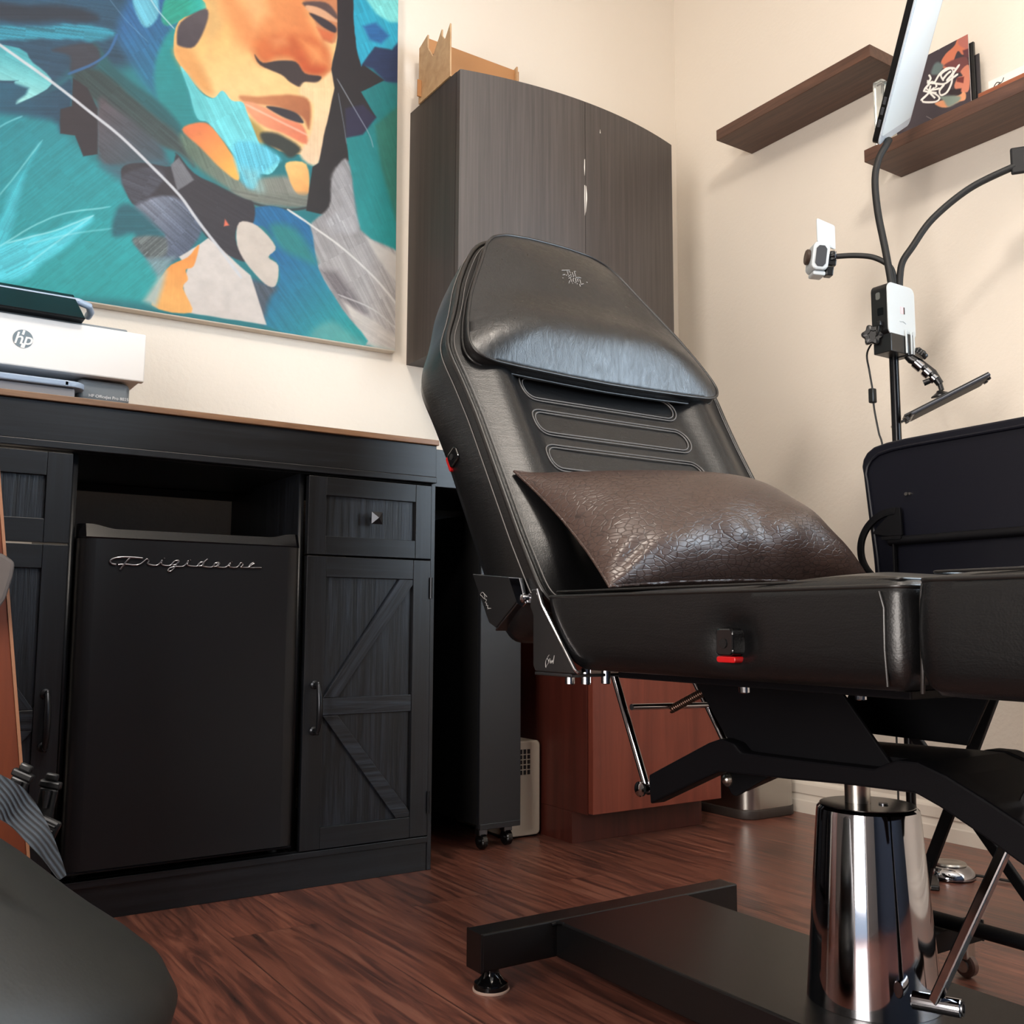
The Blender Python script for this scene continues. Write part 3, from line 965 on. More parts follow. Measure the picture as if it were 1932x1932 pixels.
box(bm, (-0.15, Yd + 0.004, 0), (1.155, Yd + 0.022, 0.076), 0.001)
box(bm, (-0.15, Yd - 0.001, 0.064), (1.155, Yd + 0.006, 0.0772), 0.001)
obj('plinth', bm, M_blackH, bar)
bm = B()
box(bm, (-0.15, Yd + 0.023, 0.06), (1.155, 2.59, 0.077))
obj('bottom_shelf', bm, M_blackflat, bar)
bm = B()
box(bm, (0.362, 2.575, 0.890), (0.826, 2.59, 0.9075))
obj('back_rail', bm, mat('dark_brown_board', (30, 22, 20), 0.6), bar)


def panel_front(name, x0, x1, z0, z1, st, braces=None, mid=None):
    """recessed grained panel with two stiles and two rails"""
    bm = B()
    box(bm, (x0 + st * 0.5, Yd + 0.0085, z0 + st * 0.5), (x1 - st * 0.5, Yd + 0.017, z1 - st * 0.5))
    d = obj(name, bm, M_blackV, bar)
    for xa, xb in ((x0, x0 + st), (x1 - st, x1)):
        bm = B()
        box(bm, (xa, Yd, z0), (xb, Yd + 0.018, z1), 0.0008)
        obj('stile', bm, M_blackVs, d)
    for za, zb in ((z1 - st, z1), (z0, z0 + st)):
        bm = B()
        box(bm, (x0 + st + 0.0004, Yd + 0.0002, za), (x1 - st - 0.0004, Yd + 0.018, zb), 0.0008)
        obj('rail', bm, M_blackH, d)
    return d


def pull(d, x, z0, z1):
    bm = B()
    zc = (z0 + z1) / 2
    for z in (z0, z1):
        lathe(bm, [(0, 0), (0.0095, 0), (0.0095, 0.003), (0.006, 0.006), (0, 0.006)], (x, Yd, z), (0, -1, 0), 20)
        tube(bm, [(x, Yd, z), (x, Yd - 0.026, z)], 0.0048, 12)
    h = (z1 - z0) / 2
    tube(bm, smooth_path([(x, Yd - 0.020, z0 - 0.006), (x, Yd - 0.029, z0 + h * .35), (x, Yd - 0.033, zc), (x, Yd - 0.029, z1 - h * .35), (x, Yd - 0.020, z1 + 0.006)], 6), [0.0042 + 0.0026 * math.sin(math.pi * i / 24) for i in range(25)], 12)
    obj('pull_handle', bm, M_pewter, d)


def barn(x0, x1, z0, z1, flip):
    d = panel_front('door', x0, x1, z0, z1, 0.046)
    a, b = x0 + 0.0465, x1 - 0.0465
    zb, zt = z0 + 0.047, z1 - 0.047
    zm = 0.386
    w = 0.040

    def X(t):
        return (a + t * (b - a)) if not flip else (b - t * (b - a))
    bm = B()
    box(bm, (a, Yd + 0.0012, zm - 0.019), (b, Yd + 0.012, zm + 0.019), 0.001)
    obj('cross_brace', bm, M_braceH, d)
    for pts in ([(X(0), zm + 0.0195), (X(0.16), zm + 0.0195), (X(1), zt - 0.012), (X(1), zt), (X(0.84), zt)],
                [(X(0), zm - 0.0195), (X(0.84), zb), (X(1), zb), (X(1), zb + 0.012), (X(0.16), zm - 0.0195)]):
        bm = B()
        prism(bm, pts, 'y', Yd + 0.0012, Yd + 0.012, 0.0008)
        ang = math.atan2(pts[2][1] - pts[1][1], pts[2][0] - pts[1][0])
        obj('diagonal_brace', bm, brace_mat(ang), d)
    return d


def brace_mat(ang):
    m = mat('black_oak_diagonal', (10, 12, 16), 0.42)
    tc = nn(m, 'ShaderNodeTexCoord')
    mp = nn(m, 'ShaderNodeMapping', vector_type='TEXTURE')
    mp.inputs['Rotation'].default_value = (0, -ang, 0)
    mp2 = nn(m, 'ShaderNodeMapping')
    mp2.inputs['Scale'].default_value = (5, 100, 120)
    lk(m, tc, 'Object', mp, 'Vector')
    lk(m, mp, 'Vector', mp2, 'Vector')
    n = nn(m, 'ShaderNodeTexNoise', Scale=1.0, Detail=5.0, Roughness=0.65, Distortion=0.5)
    lk(m, mp2, 'Vector', n, 'Vector')
    r = ramp(m, [(0.42, (10, 12, 16)), (0.8, (50, 58, 70))])
    lk(m, n, 'Fac', r, 'Fac')
    lk(m, r, 'Color', bsdf(m), 'Base Color')
    bump(m, n, 'Fac', 0.7, 0.001)
    return m


M_braceH = grain_mat('black_oak_cross', (10, 12, 16), (50, 58, 70), (5, 100, 120), 0.42, 0.7, 0.001, 5, 0.42, 0.8)
dr = panel_front('drawer', 0.841, 1.1545, 0.7245, 0.9015, 0.042)
bm = B()
tube(bm, [(1.002, Yd + 0.009, 0.813), (1.002, Yd - 0.016, 0.813)], 0.006, 12)
v = [bm.verts.new(p) for p in ((0.988, Yd - 0.014, 0.799), (1.016, Yd - 0.014, 0.799), (1.016, Yd - 0.014, 0.827), (0.988, Yd - 0.014, 0.827))]
w = [bm.verts.new(p) for p in ((0.988, Yd - 0.018, 0.799), (1.016, Yd - 0.018, 0.799), (1.016, Yd - 0.018, 0.827), (0.988, Yd - 0.018, 0.827))]
t = bm.verts.new((1.002, Yd - 0.028, 0.813))
bm.faces.new(v[::-1])
for k in range(4):
    bm.faces.new((v[k], v[(k + 1) % 4], w[(k + 1) % 4], w[k]))
    bm.faces.new((w[k], w[(k + 1) % 4], t))
obj('knob', bm, M_pewter, dr, 0)
dd = barn(0.841, 1.1545, 0.0795, 0.7205, False)
pull(dd, 0.866, 0.335, 0.435)
for z in (0.655, 0.155):
    bm = B()
    cyl(bm, (1.155, Yd - 0.003, z - 0.025), (1.155, Yd - 0.003, z + 0.025), 0.0035, 12)
    obj('hinge', bm, M_pewter, dd)
panel_front('drawer', 0.035, 0.3475, 0.7245, 0.9015, 0.046)
dl = barn(0.035, 0.3475, 0.0795, 0.7205, True)
pull(dl, 0.321, 0.335, 0.435)

# ================================================================== mini fridge
fr = thing('mini_fridge', 'black retro mini fridge with chrome script in the cabinet bay', 'fridge', (0.592, 2.3, 0.0772))
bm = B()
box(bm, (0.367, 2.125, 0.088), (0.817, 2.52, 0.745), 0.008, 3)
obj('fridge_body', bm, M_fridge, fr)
# door: rounded front edges, curved in section
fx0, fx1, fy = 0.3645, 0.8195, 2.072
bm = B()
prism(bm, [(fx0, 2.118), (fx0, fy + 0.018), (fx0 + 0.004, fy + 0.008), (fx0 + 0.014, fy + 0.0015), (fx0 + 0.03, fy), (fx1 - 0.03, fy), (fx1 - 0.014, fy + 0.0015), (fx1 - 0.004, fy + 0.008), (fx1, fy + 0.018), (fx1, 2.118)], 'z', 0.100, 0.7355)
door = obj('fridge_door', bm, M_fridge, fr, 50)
# glossy top trim with scooped grip
bm = B()
secs = []
for i in range(41):
    t = i / 40
    x = fx0 + (fx1 - fx0) * t
    e = min(t, 1 - t) * (fx1 - fx0)
    k = min(1, max(0, (e - 0.02) / 0.05))
    k = k * k * (3 - 2 * k)
    ztop = 0.7650 - 0.009 * k
    y0 = fy + (0.014 if e < 0.004 else 0.0)
    secs.append([bm.verts.new(p) for p in ((x, 2.118, 0.736), (x, y0, 0.736), (x, y0 - 0.0005, 0.7385), (x, y0 + 0.012 - 0.004 * k, ztop), (x, 2.118, ztop - 0.004 * k))])
for a, b in zip(secs, secs[1:]):
    for k in range(5):
        bm.faces.new((a[k], a[(k + 1) % 5], b[(k + 1) % 5], b[k]))
bm.faces.new(secs[0]); bm.faces.new(secs[-1][::-1])
obj('top_trim', bm, M_fridgegloss, door, 30)
bm = B()
box(bm, (fx0 + 0.004, 2.074, 0.094), (fx1 - 0.004, 2.12, 0.0995), 0.002)
obj('bottom_trim', bm, M_fridgegloss, door)
# chrome script: strokes as (u, v) across the badge
SX, SZ = 0.0001745, 0.000195


def script(strokes, fn, r, name, m, parent, n=5):
    bm = B()
    for s in strokes:
        rr = r
        tube(bm, smooth_path([fn(u, v) for u, v in s], n), rr, 8)
    return obj(name, bm, m, parent, 60)


def fpt(u, v):
    return (0.4205 + (u - 115) * 0.0001836, fy - 0.0022, 0.6905 - (v - 205 - (u - 115) * 0.030) * 0.000205)


S = [
    [(455, 172), (360, 165), (240, 163), (160, 175), (120, 200), (135, 225), (180, 234)],
    [(325, 168), (290, 200), (255, 245), (225, 285)],
    [(205, 236), (290, 232), (370, 240), (430, 230), (480, 195), (500, 180), (515, 190), (520, 205), (510, 225), (560, 240), (620, 238), (665, 190), (655, 225), (690, 243), (760, 240), (800, 200), (845, 195), (830, 225), (790, 240), (770, 228), (800, 200)],
    [(845, 195), (810, 250), (770, 295), (735, 300), (740, 275), (800, 255), (900, 250), (950, 195), (940, 235), (975, 247), (1050, 250), (1080, 215), (1120, 210), (1110, 240), (1065, 250), (1060, 235), (1085, 212)],
    [(1165, 178), (1130, 205), (1105, 245), (1150, 257), (1220, 258), (1250, 220), (1300, 215), (1285, 245), (1240, 255), (1240, 235), (1260, 216)],
    [(1300, 215), (1270, 250), (1310, 262), (1380, 258), (1430, 215), (1415, 250), (1450, 263), (1510, 258), (1550, 215), (1575, 235), (1555, 262), (1640, 262), (1680, 235), (1710, 222), (1690, 215), (1655, 240), (1660, 265), (1720, 266), (1795, 266)],
    [(680, 168), (690, 176)], [(965, 185), (975, 192)], [(1440, 205), (1448, 210)],
]
badge = script(S[:2], fpt, 0.0021, 'script_badge', M_chrome, door)
script(S[2:], fpt, 0.0016, 'script_lettering', M_chrome, badge)
for x in (0.39, 0.795):
    for y in (2.14, 2.49):
        bm = B()
        cyl(bm, (x, y, 0.0775), (x, y, 0.089), 0.014, 16)
        obj('foot', bm, M_rubber, fr)

# ================================================================== right of the bar: counter section, rolling cart, heater
cs = thing('side_counter', 'plain black counter section continuing right of the bar cabinet', 'counter', (1.42, 2.37, 0))
bm = B()
box(bm, (1.1685, 2.115, 0.905), (1.69, 2.60, 0.998), 0.001)
obj('counter_top', bm, M_blackH, cs)
bm = B()
box(bm, (1.1685, 2.555, 0.0), (1.60, 2.60, 0.904))
obj('gap_shade_sheet', bm, M_void, cs)  # black sheet standing in for the shaded gap beside the cart
bm = B()
box(bm, (1.60, 2.16, 0.66), (1.69, 2.60, 0.904))
obj('end_panel', bm, M_void, cs)

ct = thing('rolling_cart', 'narrow black rolling cart beside the bar cabinet', 'cart', (1.42, 2.36, 0))
bm = B()
box(bm, (1.357, 2.20, 0.062), (1.481, 2.54, 0.86), 0.001)
obj('cart_body', bm, M_void, ct)
bm = B()
box(bm, (1.3555, 2.186, 0.054), (1.4825, 2.199, 0.86), 0.002)
box(bm, (1.3575, 2.184, 0.052), (1.4805, 2.199, 0.066), 0.001)
obj('front_panel', bm, mat('black_front_laminate', (24, 25, 28), 0.4), ct)
for x, y in ((1.376, 2.205), (1.458, 2.215), (1.376, 2.50), (1.458, 2.50)):
    bm = B()
    cyl(bm, (x - 0.009, y, 0.0205), (x + 0.009, y, 0.0205), 0.020, 24, 0.003)
    cs_ = obj('caster', bm, M_bgloss, ct)
    bm = B()
    box(bm, (x - 0.013, y - 0.008, 0.036), (x + 0.013, y + 0.014, 0.0615), 0.002)
    cyl(bm, (x - 0.013, y, 0.0205), (x - 0.009, y, 0.0205), 0.006, 12)
    cyl(bm, (x + 0.009, y, 0.0205), (x + 0.013, y, 0.0205), 0.006, 12)
    obj('caster_fork', bm, M_darkchrome, cs_)

M_beige = mat('beige_plastic', (196, 182, 164), 0.5)
ht = thing('space_heater', 'small beige heater on the floor behind the rolling cart', 'heater', (1.541, 2.4, 0))
bm = B()
prism(bm, rrect(1.487, 1.598, 0.004, 0.254, 0.012), 'y', 2.262, 2.53, 0.004)
obj('heater_case', bm, M_beige, ht)
bm = B()
box(bm, (1.502, 2.2605, 0.165), (1.564, 2.2625, 0.232), 0.0008)
gb = obj('grille', bm, mat('grille_dark', (26, 18, 15), 0.7), ht)
bm = B()
for k in range(1, 5):
    x = 1.502 + 0.062 * k / 5
    box(bm, (x - 0.0012, 2.2590, 0.165), (x + 0.0012, 2.2612, 0.232))
for k in range(1, 5):
    z = 0.165 + 0.067 * k / 5
    box(bm, (1.502, 2.2590, z - 0.0012), (1.564, 2.2612, z + 0.0012))
obj('grille_bars', bm, M_beige, gb, 0)
bm = B()
box(bm, (1.49, 2.27, 0), (1.595, 2.52, 0.006))
obj('base', bm, M_bplastic, ht)

# ================================================================== mahogany cabinet
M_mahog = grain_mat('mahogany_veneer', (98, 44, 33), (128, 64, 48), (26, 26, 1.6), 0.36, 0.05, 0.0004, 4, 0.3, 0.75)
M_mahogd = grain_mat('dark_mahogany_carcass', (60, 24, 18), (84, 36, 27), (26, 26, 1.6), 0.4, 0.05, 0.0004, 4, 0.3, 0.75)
mc = thing('wood_cabinet', 'low reddish brown cabinet on the floor behind the black chair', 'cabinet', (1.835, 2.35, 0))
bm = B()
box(bm, (1.609, 2.068, 0.083), (2.075, 2.60, 0.62), 0.001)
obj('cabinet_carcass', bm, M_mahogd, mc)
bm = B()
box(bm, (1.609, 2.133, 0), (2.075, 2.60, 0.0825), 0.001)
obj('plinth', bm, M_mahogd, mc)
bm = B()
box(bm, (1.612, 2.047, 0.086), (2.068, 2.067, 0.612), 0.0015)
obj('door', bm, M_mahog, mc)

# ================================================================== steel bin
tb = thing('waste_bin', 'rounded stainless steel waste bin in the corner by the baseboard', 'bin', (2.33, 2.25, 0))
outl = rrect(2.222, 2.443, 2.092, 2.40, 0.05, 10)
bm = B()
prism(bm, outl, 'z', 0.028, 0.42)
obj('steel_shell', bm, M_chromeb, tb, 50)
bm = B()
prism(bm, rrect(2.219, 2.446, 2.089, 2.403, 0.052, 10), 'z', 0.0, 0.0275, 0.003)
obj('base_ring', bm, mat('dark_grey_ring', (52, 44, 40), 0.5), tb, 50)
bm = B()
prism(bm, outl, 'z', 0.4205, 0.45, 0.01)
obj('lid', bm, M_bplastic, tb, 50)

# ================================================================== wall cabinet with bowed doors
M_espV = grain_mat('espresso_veneer_with_sheen', (58, 52, 49), (80, 72, 68), (120, 120, 2.2), 0.48, 0.08, 0.0004, 5, 0.3, 0.72, dist=0.2)  # greyer than the side: window sheen put into the door colour
M_espS = grain_mat('espresso_side_veneer', (46, 40, 38), (66, 58, 54), (90, 90, 1.6), 0.5, 0.08, 0.0004, 5, 0.3, 0.72, dist=0.2)
M_chip = mat('bare_chip', (222, 216, 208), 0.7)
wc = thing('wall_cabinet', 'dark brown wall cabinet with two bowed doors near the corner', 'cabinet', (1.764, 2.46, 1.348))


def bow(x):
    return 2.322 - 0.058 * (1 - ((x - 1.764) / 0.408) ** 2)


bm = B()
prism(bm, [(1.356, YL), (1.356, 2.342)] + [(x, bow(x) + 0.021) for x in np.linspace(1.358, 2.170, 24)] + [(2.172, 2.342), (2.172, YL)], 'z', 1.348, 2.152)
obj('cabinet_case', bm, M_espS, wc, 20)
for a, b in ((1.357, 1.7632), (1.7648, 2.171)):
    xs = np.linspace(a, b, 20)
    bm = B()
    prism(bm, [(x, bow(x)) for x in xs] + [(x, bow(x) + 0.0195) for x in xs[::-1]], 'z', 1.3485, 2.1515)
    d = obj('door', bm, M_espV, wc, 20)
    chips = ([[(1.7612, 1.915), (1.7594, 1.942), (1.7606, 1.966), (1.7628, 1.968), (1.7628, 1.935)], [(1.7615, 1.79), (1.7598, 1.85), (1.7606, 1.885), (1.7629, 1.885), (1.7629, 1.80)]] if a < 1.5 else
             [[(1.7652, 1.80), (1.7652, 1.88), (1.7665, 1.885), (1.7700, 1.858), (1.7700, 1.842), (1.7668, 1.815)], [(1.822, 2.068), (1.823, 2.080), (1.8245, 2.068)]])
    for cpts in chips:
        bm = B()
        prism(bm, cpts, 'y', bow(cpts[0][0]) - 0.0006, bow(cpts[0][0]) + 0.002)
        obj('chipped_edge', bm, M_chip, d, 0, 'pale chipped veneer')

M_mdf = grain_mat('tan_fibreboard', (172, 136, 98), (192, 158, 118), (30, 30, 30), 0.6, 0.05, 0.0004)
M_mdfe = mat('orange_plywood', (172, 122, 76), 0.55)
rk = thing('plywood_rack', 'tan laser-cut plywood rack lying on top of the wall cabinet', 'rack', (1.5, 2.46, 2.1525))
bm = B()
prism(bm, [(2.565, 2.153), (2.565, 2.335), (2.512, 2.353), (2.512, 2.312), (2.478, 2.265), (2.425, 2.325), (2.425, 2.305), (2.408, 2.285), (2.402, 2.285), (2.375, 2.318), (2.372, 2.153)], 'x', 1.352, 1.357, 0)
obj('end_plate', bm, M_mdf, rk, 0)
bm = B()
prism(bm, [(2.545, 2.153), (2.545, 2.345), (2.505, 2.353), (2.50, 2.153)], 'x', 1.674, 1.679, 0)
obj('end_plate', bm, M_mdf, rk, 0)
bm = B()
prism(bm, [(1.3575, 2.300), (1.3575, 2.345), (1.69, 2.345), (1.69, 2.26), (1.40, 2.26), (1.40, 2.300)], 'y', 2.516, 2.521)
obj('back_rail', bm, M_mdfe, rk, 0)
bm = B()
box(bm, (1.3575, 2.44, 2.155), (1.673, 2.445, 2.235))
obj('front_rail', bm, M_mdfe, rk, 0)
bm = B()
box(bm, (1.338, 2.545, 2.168), (1.3515, 2.55, 2.222), 0.001)
obj('locking_tab', bm, M_mdfe, rk, 0)

# ================================================================== floating shelves
M_walnut = grain_mat('walnut_shelf', (64, 40, 30), (98, 66, 50), (60, 3.5, 60), 0.42, 0.12, 0.0005, 6, 0.3, 0.72)
for lab, y0, y1, z in (('empty dark walnut floating shelf higher up near the corner', 1.648, 2.25, 2.175), ('dark walnut floating shelf holding the dark portrait print', 0.98, 1.68, 1.871)):
    bm = B()
    box(bm, (2.3065, y0, z), (XR - 0.0005, y1, z + 0.036), 0.0015)
    tag(obj('floating_shelf', bm, M_walnut), lab, 'shelf')

# print standing on the lower shelf
zs = 1.9075
HB = np.array([[-9100.613925, -388.17569, 16170.881569], [5236.807896, -9936.244438, 14189.545261], [0.659165, 0.087859, 1.0]])
pp = thing('portrait_print', 'dark print of an orange face with white lettering on the shelf', 'print', (2.40, 1.52, zs))
bm = B()
box(bm, (2.4004, 1.411, zs), (2.403, 1.636, 2.150))
obj('print_board', bm, mat('pale_board', (200, 190, 186), 0.6), pp, 0)
n1, n2 = 150, 165
Yg, Zg = np.meshgrid(np.linspace(1.411, 1.636, n1), np.linspace(zs, 2.150, n2))
hw = HB[2, 0] * Yg + HB[2, 1] * Zg + HB[2, 2]
Q = Art((HB[0, 0] * Yg + HB[0, 1] * Zg + HB[0, 2]) / hw, (HB[1, 0] * Yg + HB[1, 1] * Zg + HB[1, 2]) / hw, (62, 54, 60))
Q.poly([(1050, 160), (1200, 80), (1200, 330), (1110, 380), (1040, 330), (960, 520), (850, 560), (820, 480), (880, 370), (1000, 260)], (200, 116, 88), feather=5, jit=8)
Q.poly([(1060, 150), (1200, 100), (1200, 300), (1090, 270), (1050, 220)], (176, 106, 96), feather=10, jit=8)
Q.poly([(1110, 320), (1200, 290), (1200, 420), (1130, 400)], (96, 56, 62), feather=8, jit=6)
Q.poly([(860, 520), (1000, 440), (1160, 410), (1180, 540), (1060, 620), (940, 560)], (112, 66, 66), feather=8, jit=8)
Q.poly([(1080, 600), (1195, 520), (1195, 840), (1110, 880), (1000, 820), (1040, 690), (1110, 660)], (202, 126, 102), feather=5, jit=8)
Q.poly([(1030, 690), (1130, 670), (1120, 760), (1030, 740)], (110, 52, 50), feather=5, jit=5)
Q.poly([(900, 850), (1090, 830), (1080, 930), (950, 930)], (48, 38, 42), feather=8, jit=8)
Q.poly([(1060, 920), (1110, 870), (1150, 900), (1145, 980), (1060, 1010), (880, 1090), (740, 1040), (800, 1000)], (216, 150, 110), feather=6, jit=8)
Q.poly([(800, 940), (1060, 930), (1060, 1000), (920, 1080), (860, 1000)], (126, 140, 130), feather=14, jit=10)
Q.poly([(700, 560), (760, 480), (850, 520), (800, 640), (690, 640)], (96, 112, 112), feather=14, jit=16)
Q.poly([(760, 300), (800, 270), (830, 270), (790, 320)], (150, 160, 160), feather=5, jit=14, alpha=.7)
Q.stroke([(620, 1200), (740, 1270)], 6, (150, 140, 140), .9)
for s in ([(640, 730), (720, 760), (800, 640), (900, 560), (1000, 560)], [(720, 760), (860, 770), (960, 700), (1040, 640)], [(850, 720), (820, 640), (940, 560), (980, 620), (900, 720)], [(1060, 520), (980, 640), (960, 760), (900, 880), (820, 920), (800, 860), (860, 780)], [(600, 840), (700, 740), (760, 800), (700, 850), (800, 830)], [(560, 980), (660, 880), (620, 830)], [(660, 880), (680, 790)], [(660, 880), (730, 820)], [(660, 880), (760, 890)], [(660, 880), (740, 960)], [(660, 880), (580, 860)], [(580, 960), (580, 1010), (740, 1010), (800, 960), (740, 900), (660, 880)], [(660, 650), (680, 700), (640, 760)], [(850, 700), (900, 640), (950, 600)]):
    Q.stroke(s, 25, (236, 232, 226), 1, 2, 2)
Q.C = Q.C.clip(0, 255)
art_plane('printed_face', Yg, Zg, lambda u, v: (np.full(Yg.shape, 2.4), Yg, Zg), Q.C, pigment_mat('print_ink', 0.25, bs=0), pp, True)

bm = B()
box(bm, (2.4055, 1.400, zs), (2.4135, 1.62, 2.126), 0.001)
tag(obj('picture_frame', bm, M_bgloss), 'slim black frame leaning right behind the face print on the shelf', 'frame')
bm = B()
box(bm, (2.4165, 1.392, zs), (2.4195, 1.60, 2.092), 0.0005)
tag(obj('backing_board', bm, mat('dark_grey_card', (56, 52, 54), 0.6)), 'thin grey card standing behind the slim black frame', 'card')
M_acr = mat('clear_acrylic', (235, 240, 238), 0.05, trans=0.9)
bm = B()
box(bm, (2.345, 1.640, zs), (2.372, 1.672, 2.118), 0.004)
tag(obj('acrylic_block', bm, M_acr), 'clear acrylic block at the end of the lower shelf', 'ornament')
bm = B()
box(bm, (2.395, 1.19, zs), (2.412, 1.388, 1.968), 0.001)
box(bm, (2.416, 1.19, zs), (2.436, 1.388, 1.935), 0.001)
box(bm, (2.395, 1.19, zs), (2.436, 1.388, 1.915), 0.001)
tag(obj('card_holder', bm, grain_mat('orange_wood', (126, 68, 44), (156, 92, 62), (60, 5, 60), 0.4, 0.05, 0.0004)), 'small orange wood card holder on the lower shelf', 'holder')
cd = thing('business_cards', 'white cards with black squiggle in the wood holder', 'cards', (2.414, 1.28, 1.9155))
bm = B()
box(bm, (2.4125, 1.20, 1.9155), (2.4155, 1.368, 1.998))
obj('card_stack', bm, mat('card_white', (228, 224, 218), 0.5), cd, 0)
bm = B()
for s in ([(1.358, 1.962), (1.354, 1.976), (1.345, 1.985), (1.337, 1.981)], [(1.351, 1.968), (1.341, 1.978), (1.331, 1.981), (1.326, 1.990)]):
    tube(bm, smooth_path([(2.4120, y, z) for y, z in s], 5), 0.0011, 6)
obj('printed_mark', bm, M_bplastic, cd)

# ================================================================== treatment chair
CX = 1.135
chair = thing('treatment_chair', 'black leather reclining treatment chair with chrome hydraulic column', 'chair', (CX, 0.87, 0))
bO = Vector((CX, 1.185, 0.622))
bu = Vector((0, 0.514, 0.858)).normalized()
bn = Vector((0, -bu.z, bu.y))


def bframe(a, s, t):
    return bO + Vector((a, 0, 0)) + bu * s + bn * t


def sstep(x, a, b):
    t = min(1, max(0, (x - a) / (b - a)))
    return t * t * (3 - 2 * t)


# --- backrest pad
half = [(0.286, -0.025), (0.296, 0.0), (0.301, 0.1), (0.302, 0.22), (0.303, 0.34), (0.308, 0.42), (0.314, 0.47), (0.313, 0.50), (0.298, 0.535), (0.282, 0.565), (0.266, 0.60), (0.240, 0.665), (0.214, 0.715), (0.185, 0.765), (0.158, 0.80), (0.125, 0.822), (0.07, 0.832)]
outline_back = half + [(0.0, 0.834)] + [(-a, s) for a, s in half[::-1]]


def back_disp(a, s, f):
    r = abs(a)
    side = 0.028 * math.exp(-((r - 0.245) / 0.042) ** 2) * sstep(s, -0.02, 0.10) * (1 - sstep(s, 0.50, 0.62))
    mid = -0.016 * (1 - sstep(r, 0.175, 0.235)) * (1 - sstep(s, 0.46, 0.6))
    edge = 1 - max(0, f) ** 3
    return (side + mid) * edge


bm, Pb, Nb = pad_mesh(outline_back, bframe, [(0.02, -0.128), (0.004, -0.120), (-0.004, -0.10), (-0.006, -0.07), (-0.006, -0.04), (-0.003, -0.015), (0.0, -0.002)], 0.012, 4.0, 26, 260, back_disp, smooth_out=4, center=(0, 0.36))
back = obj('backrest', bm, M_leather, chair, 60)


def seam(P, N, frame, inset, t, r, name, m, parent, sel=None):
    Q = P - N * inset
    pts = [frame(a, s, t) for a, s in Q if sel is None or sel(a, s)]
    bm = B()
    tube(bm, pts, r, 8, closed=sel is None)
    return obj(name, bm, m, parent, 60)


seam(Pb, Nb, bframe, 0.0, -0.001, 0.0045, 'piping', M_piping, back)
seam(Pb, Nb, bframe, 0.010, 0.0042, 0.0009, 'stitching', M_thread_glint, back)
seam(Pb, Nb, bframe, -0.0045, -0.020, 0.0010, 'stitching', M_thread_glint, back)


def bface(a, s):
    """height of the backrest face near (a, s)"""
    return 0.010 + back_disp(a, s, 0.5)


for i, s0 in enumerate((0.424, 0.345, 0.266)):
    st_ = None
    for k, (hl, hh) in enumerate(((0.183, 0.0285), (0.176, 0.0225))):
        out = rrect(-hl, hl, s0 - hh, s0 + hh, hh - 0.0005, 10)
        pts = resample(out, 160)
        bm = B()
        tube(bm, [bframe(a - 0.006, s, bface(a - 0.006, s) + 0.0010) for a, s in pts], 0.0013, 6, closed=True)
        o = obj('oval_stitch_line', bm, M_thread_glint, back if st_ is None else st_)
        st_ = st_ or o
# --- head pad
hh_ = [(0.20, 0.438), (0.255, 0.442), (0.280, 0.452), (0.290, 0.472), (0.286, 0.50), (0.272, 0.545), (0.248, 0.605), (0.220, 0.66), (0.190, 0.715), (0.165, 0.765), (0.140, 0.795), (0.105, 0.812), (0.05, 0.819)]
outline_head = hh_ + [(0.0, 0.820)] + [(-a, s) for a, s in hh_[::-1]] + [(-0.1, 0.434), (0.0, 0.432), (0.1, 0.434)]


def head_disp(a, s, f):
    e = 1 - max(0, f) ** 2.5
    return (0.026 * math.exp(-((s - 0.51) / 0.075) ** 2) - 0.004 * math.exp(-((s - 0.62) / 0.04) ** 2) + 0.003 * math.sin(a * 19 + 0.6) * math.exp(-((s - 0.5) / 0.06) ** 2)) * e


bm, Ph, Nh = pad_mesh(outline_head, bframe, [(0.012, 0.004), (0.004, 0.005), (0.0, 0.010), (0.0, 0.022), (0.0, 0.030)], 0.026, 3.0, 22, 240, head_disp, smooth_out=3, center=(0, 0.60))
head = obj('head_pad', bm, M_headleather, chair, 60)
seam(Ph, Nh, bframe, -0.001, 0.030, 0.0030, 'piping', M_piping, head)
seam(Ph, Nh, bframe, -0.001, 0.010, 0.0026, 'piping', M_piping, head)

def head_z(a, s):
    """height of the head pad face at (a, s)"""
    q = HV - np.array([a, s])
    k = np.argsort((q ** 2).sum(1))[:4]
    w_ = 1 / ((q[k] ** 2).sum(1) + 1e-8)
    return float((HT[k] * w_).sum() / w_.sum())


_hv = np.array([(Vector(v.co) + off(head) - bO)[:] for v in head.data.vertices])
_t = _hv @ np.array(bn)
_keep = _t > 0.028
HV = np.c_[_hv[:, 0], _hv @ np.array(bu)][_keep]
HT = _t[_keep]
# embossed maker mark on the head pad: small strokes
bm = B()
mk = [[(315, 388), (420, 385), (560, 372), (690, 372)], [(560, 420), (610, 620)], [(630, 470), (685, 445), (720, 525)], [(350, 620), (460, 595)], [(335, 755), (375, 770)], [(520, 620), (545, 645)], [(610, 700), (680, 640)], [(715, 590), (745, 650)], [(795, 490), (840, 650)], [(900, 430), (960, 720)], [(905, 435), (975, 440)], [(750, 690), (765, 715)], [(830, 710), (880, 660)], [(625, 790), (720, 730)], [(705, 790), (755, 960)], [(665, 900), (625, 1020)], [(820, 830), (835, 950)], [(860, 790), (815, 830)], [(930, 790), (1000, 755), (1100, 745), (1200, 775)], [(930, 810), (970, 985)], [(1030, 830), (1045, 960)], [(1020, 835), (1080, 815)], [(1135, 860), (1175, 1050)], [(1185, 1085), (1300, 1060)], [(1440, 980), (1500, 1005)], [(1000, 1030), (1020, 1075)], [(1120, 1070), (1150, 1180)], [(790, 1000), (805, 1035)], [(900, 970), (920, 1020)]]
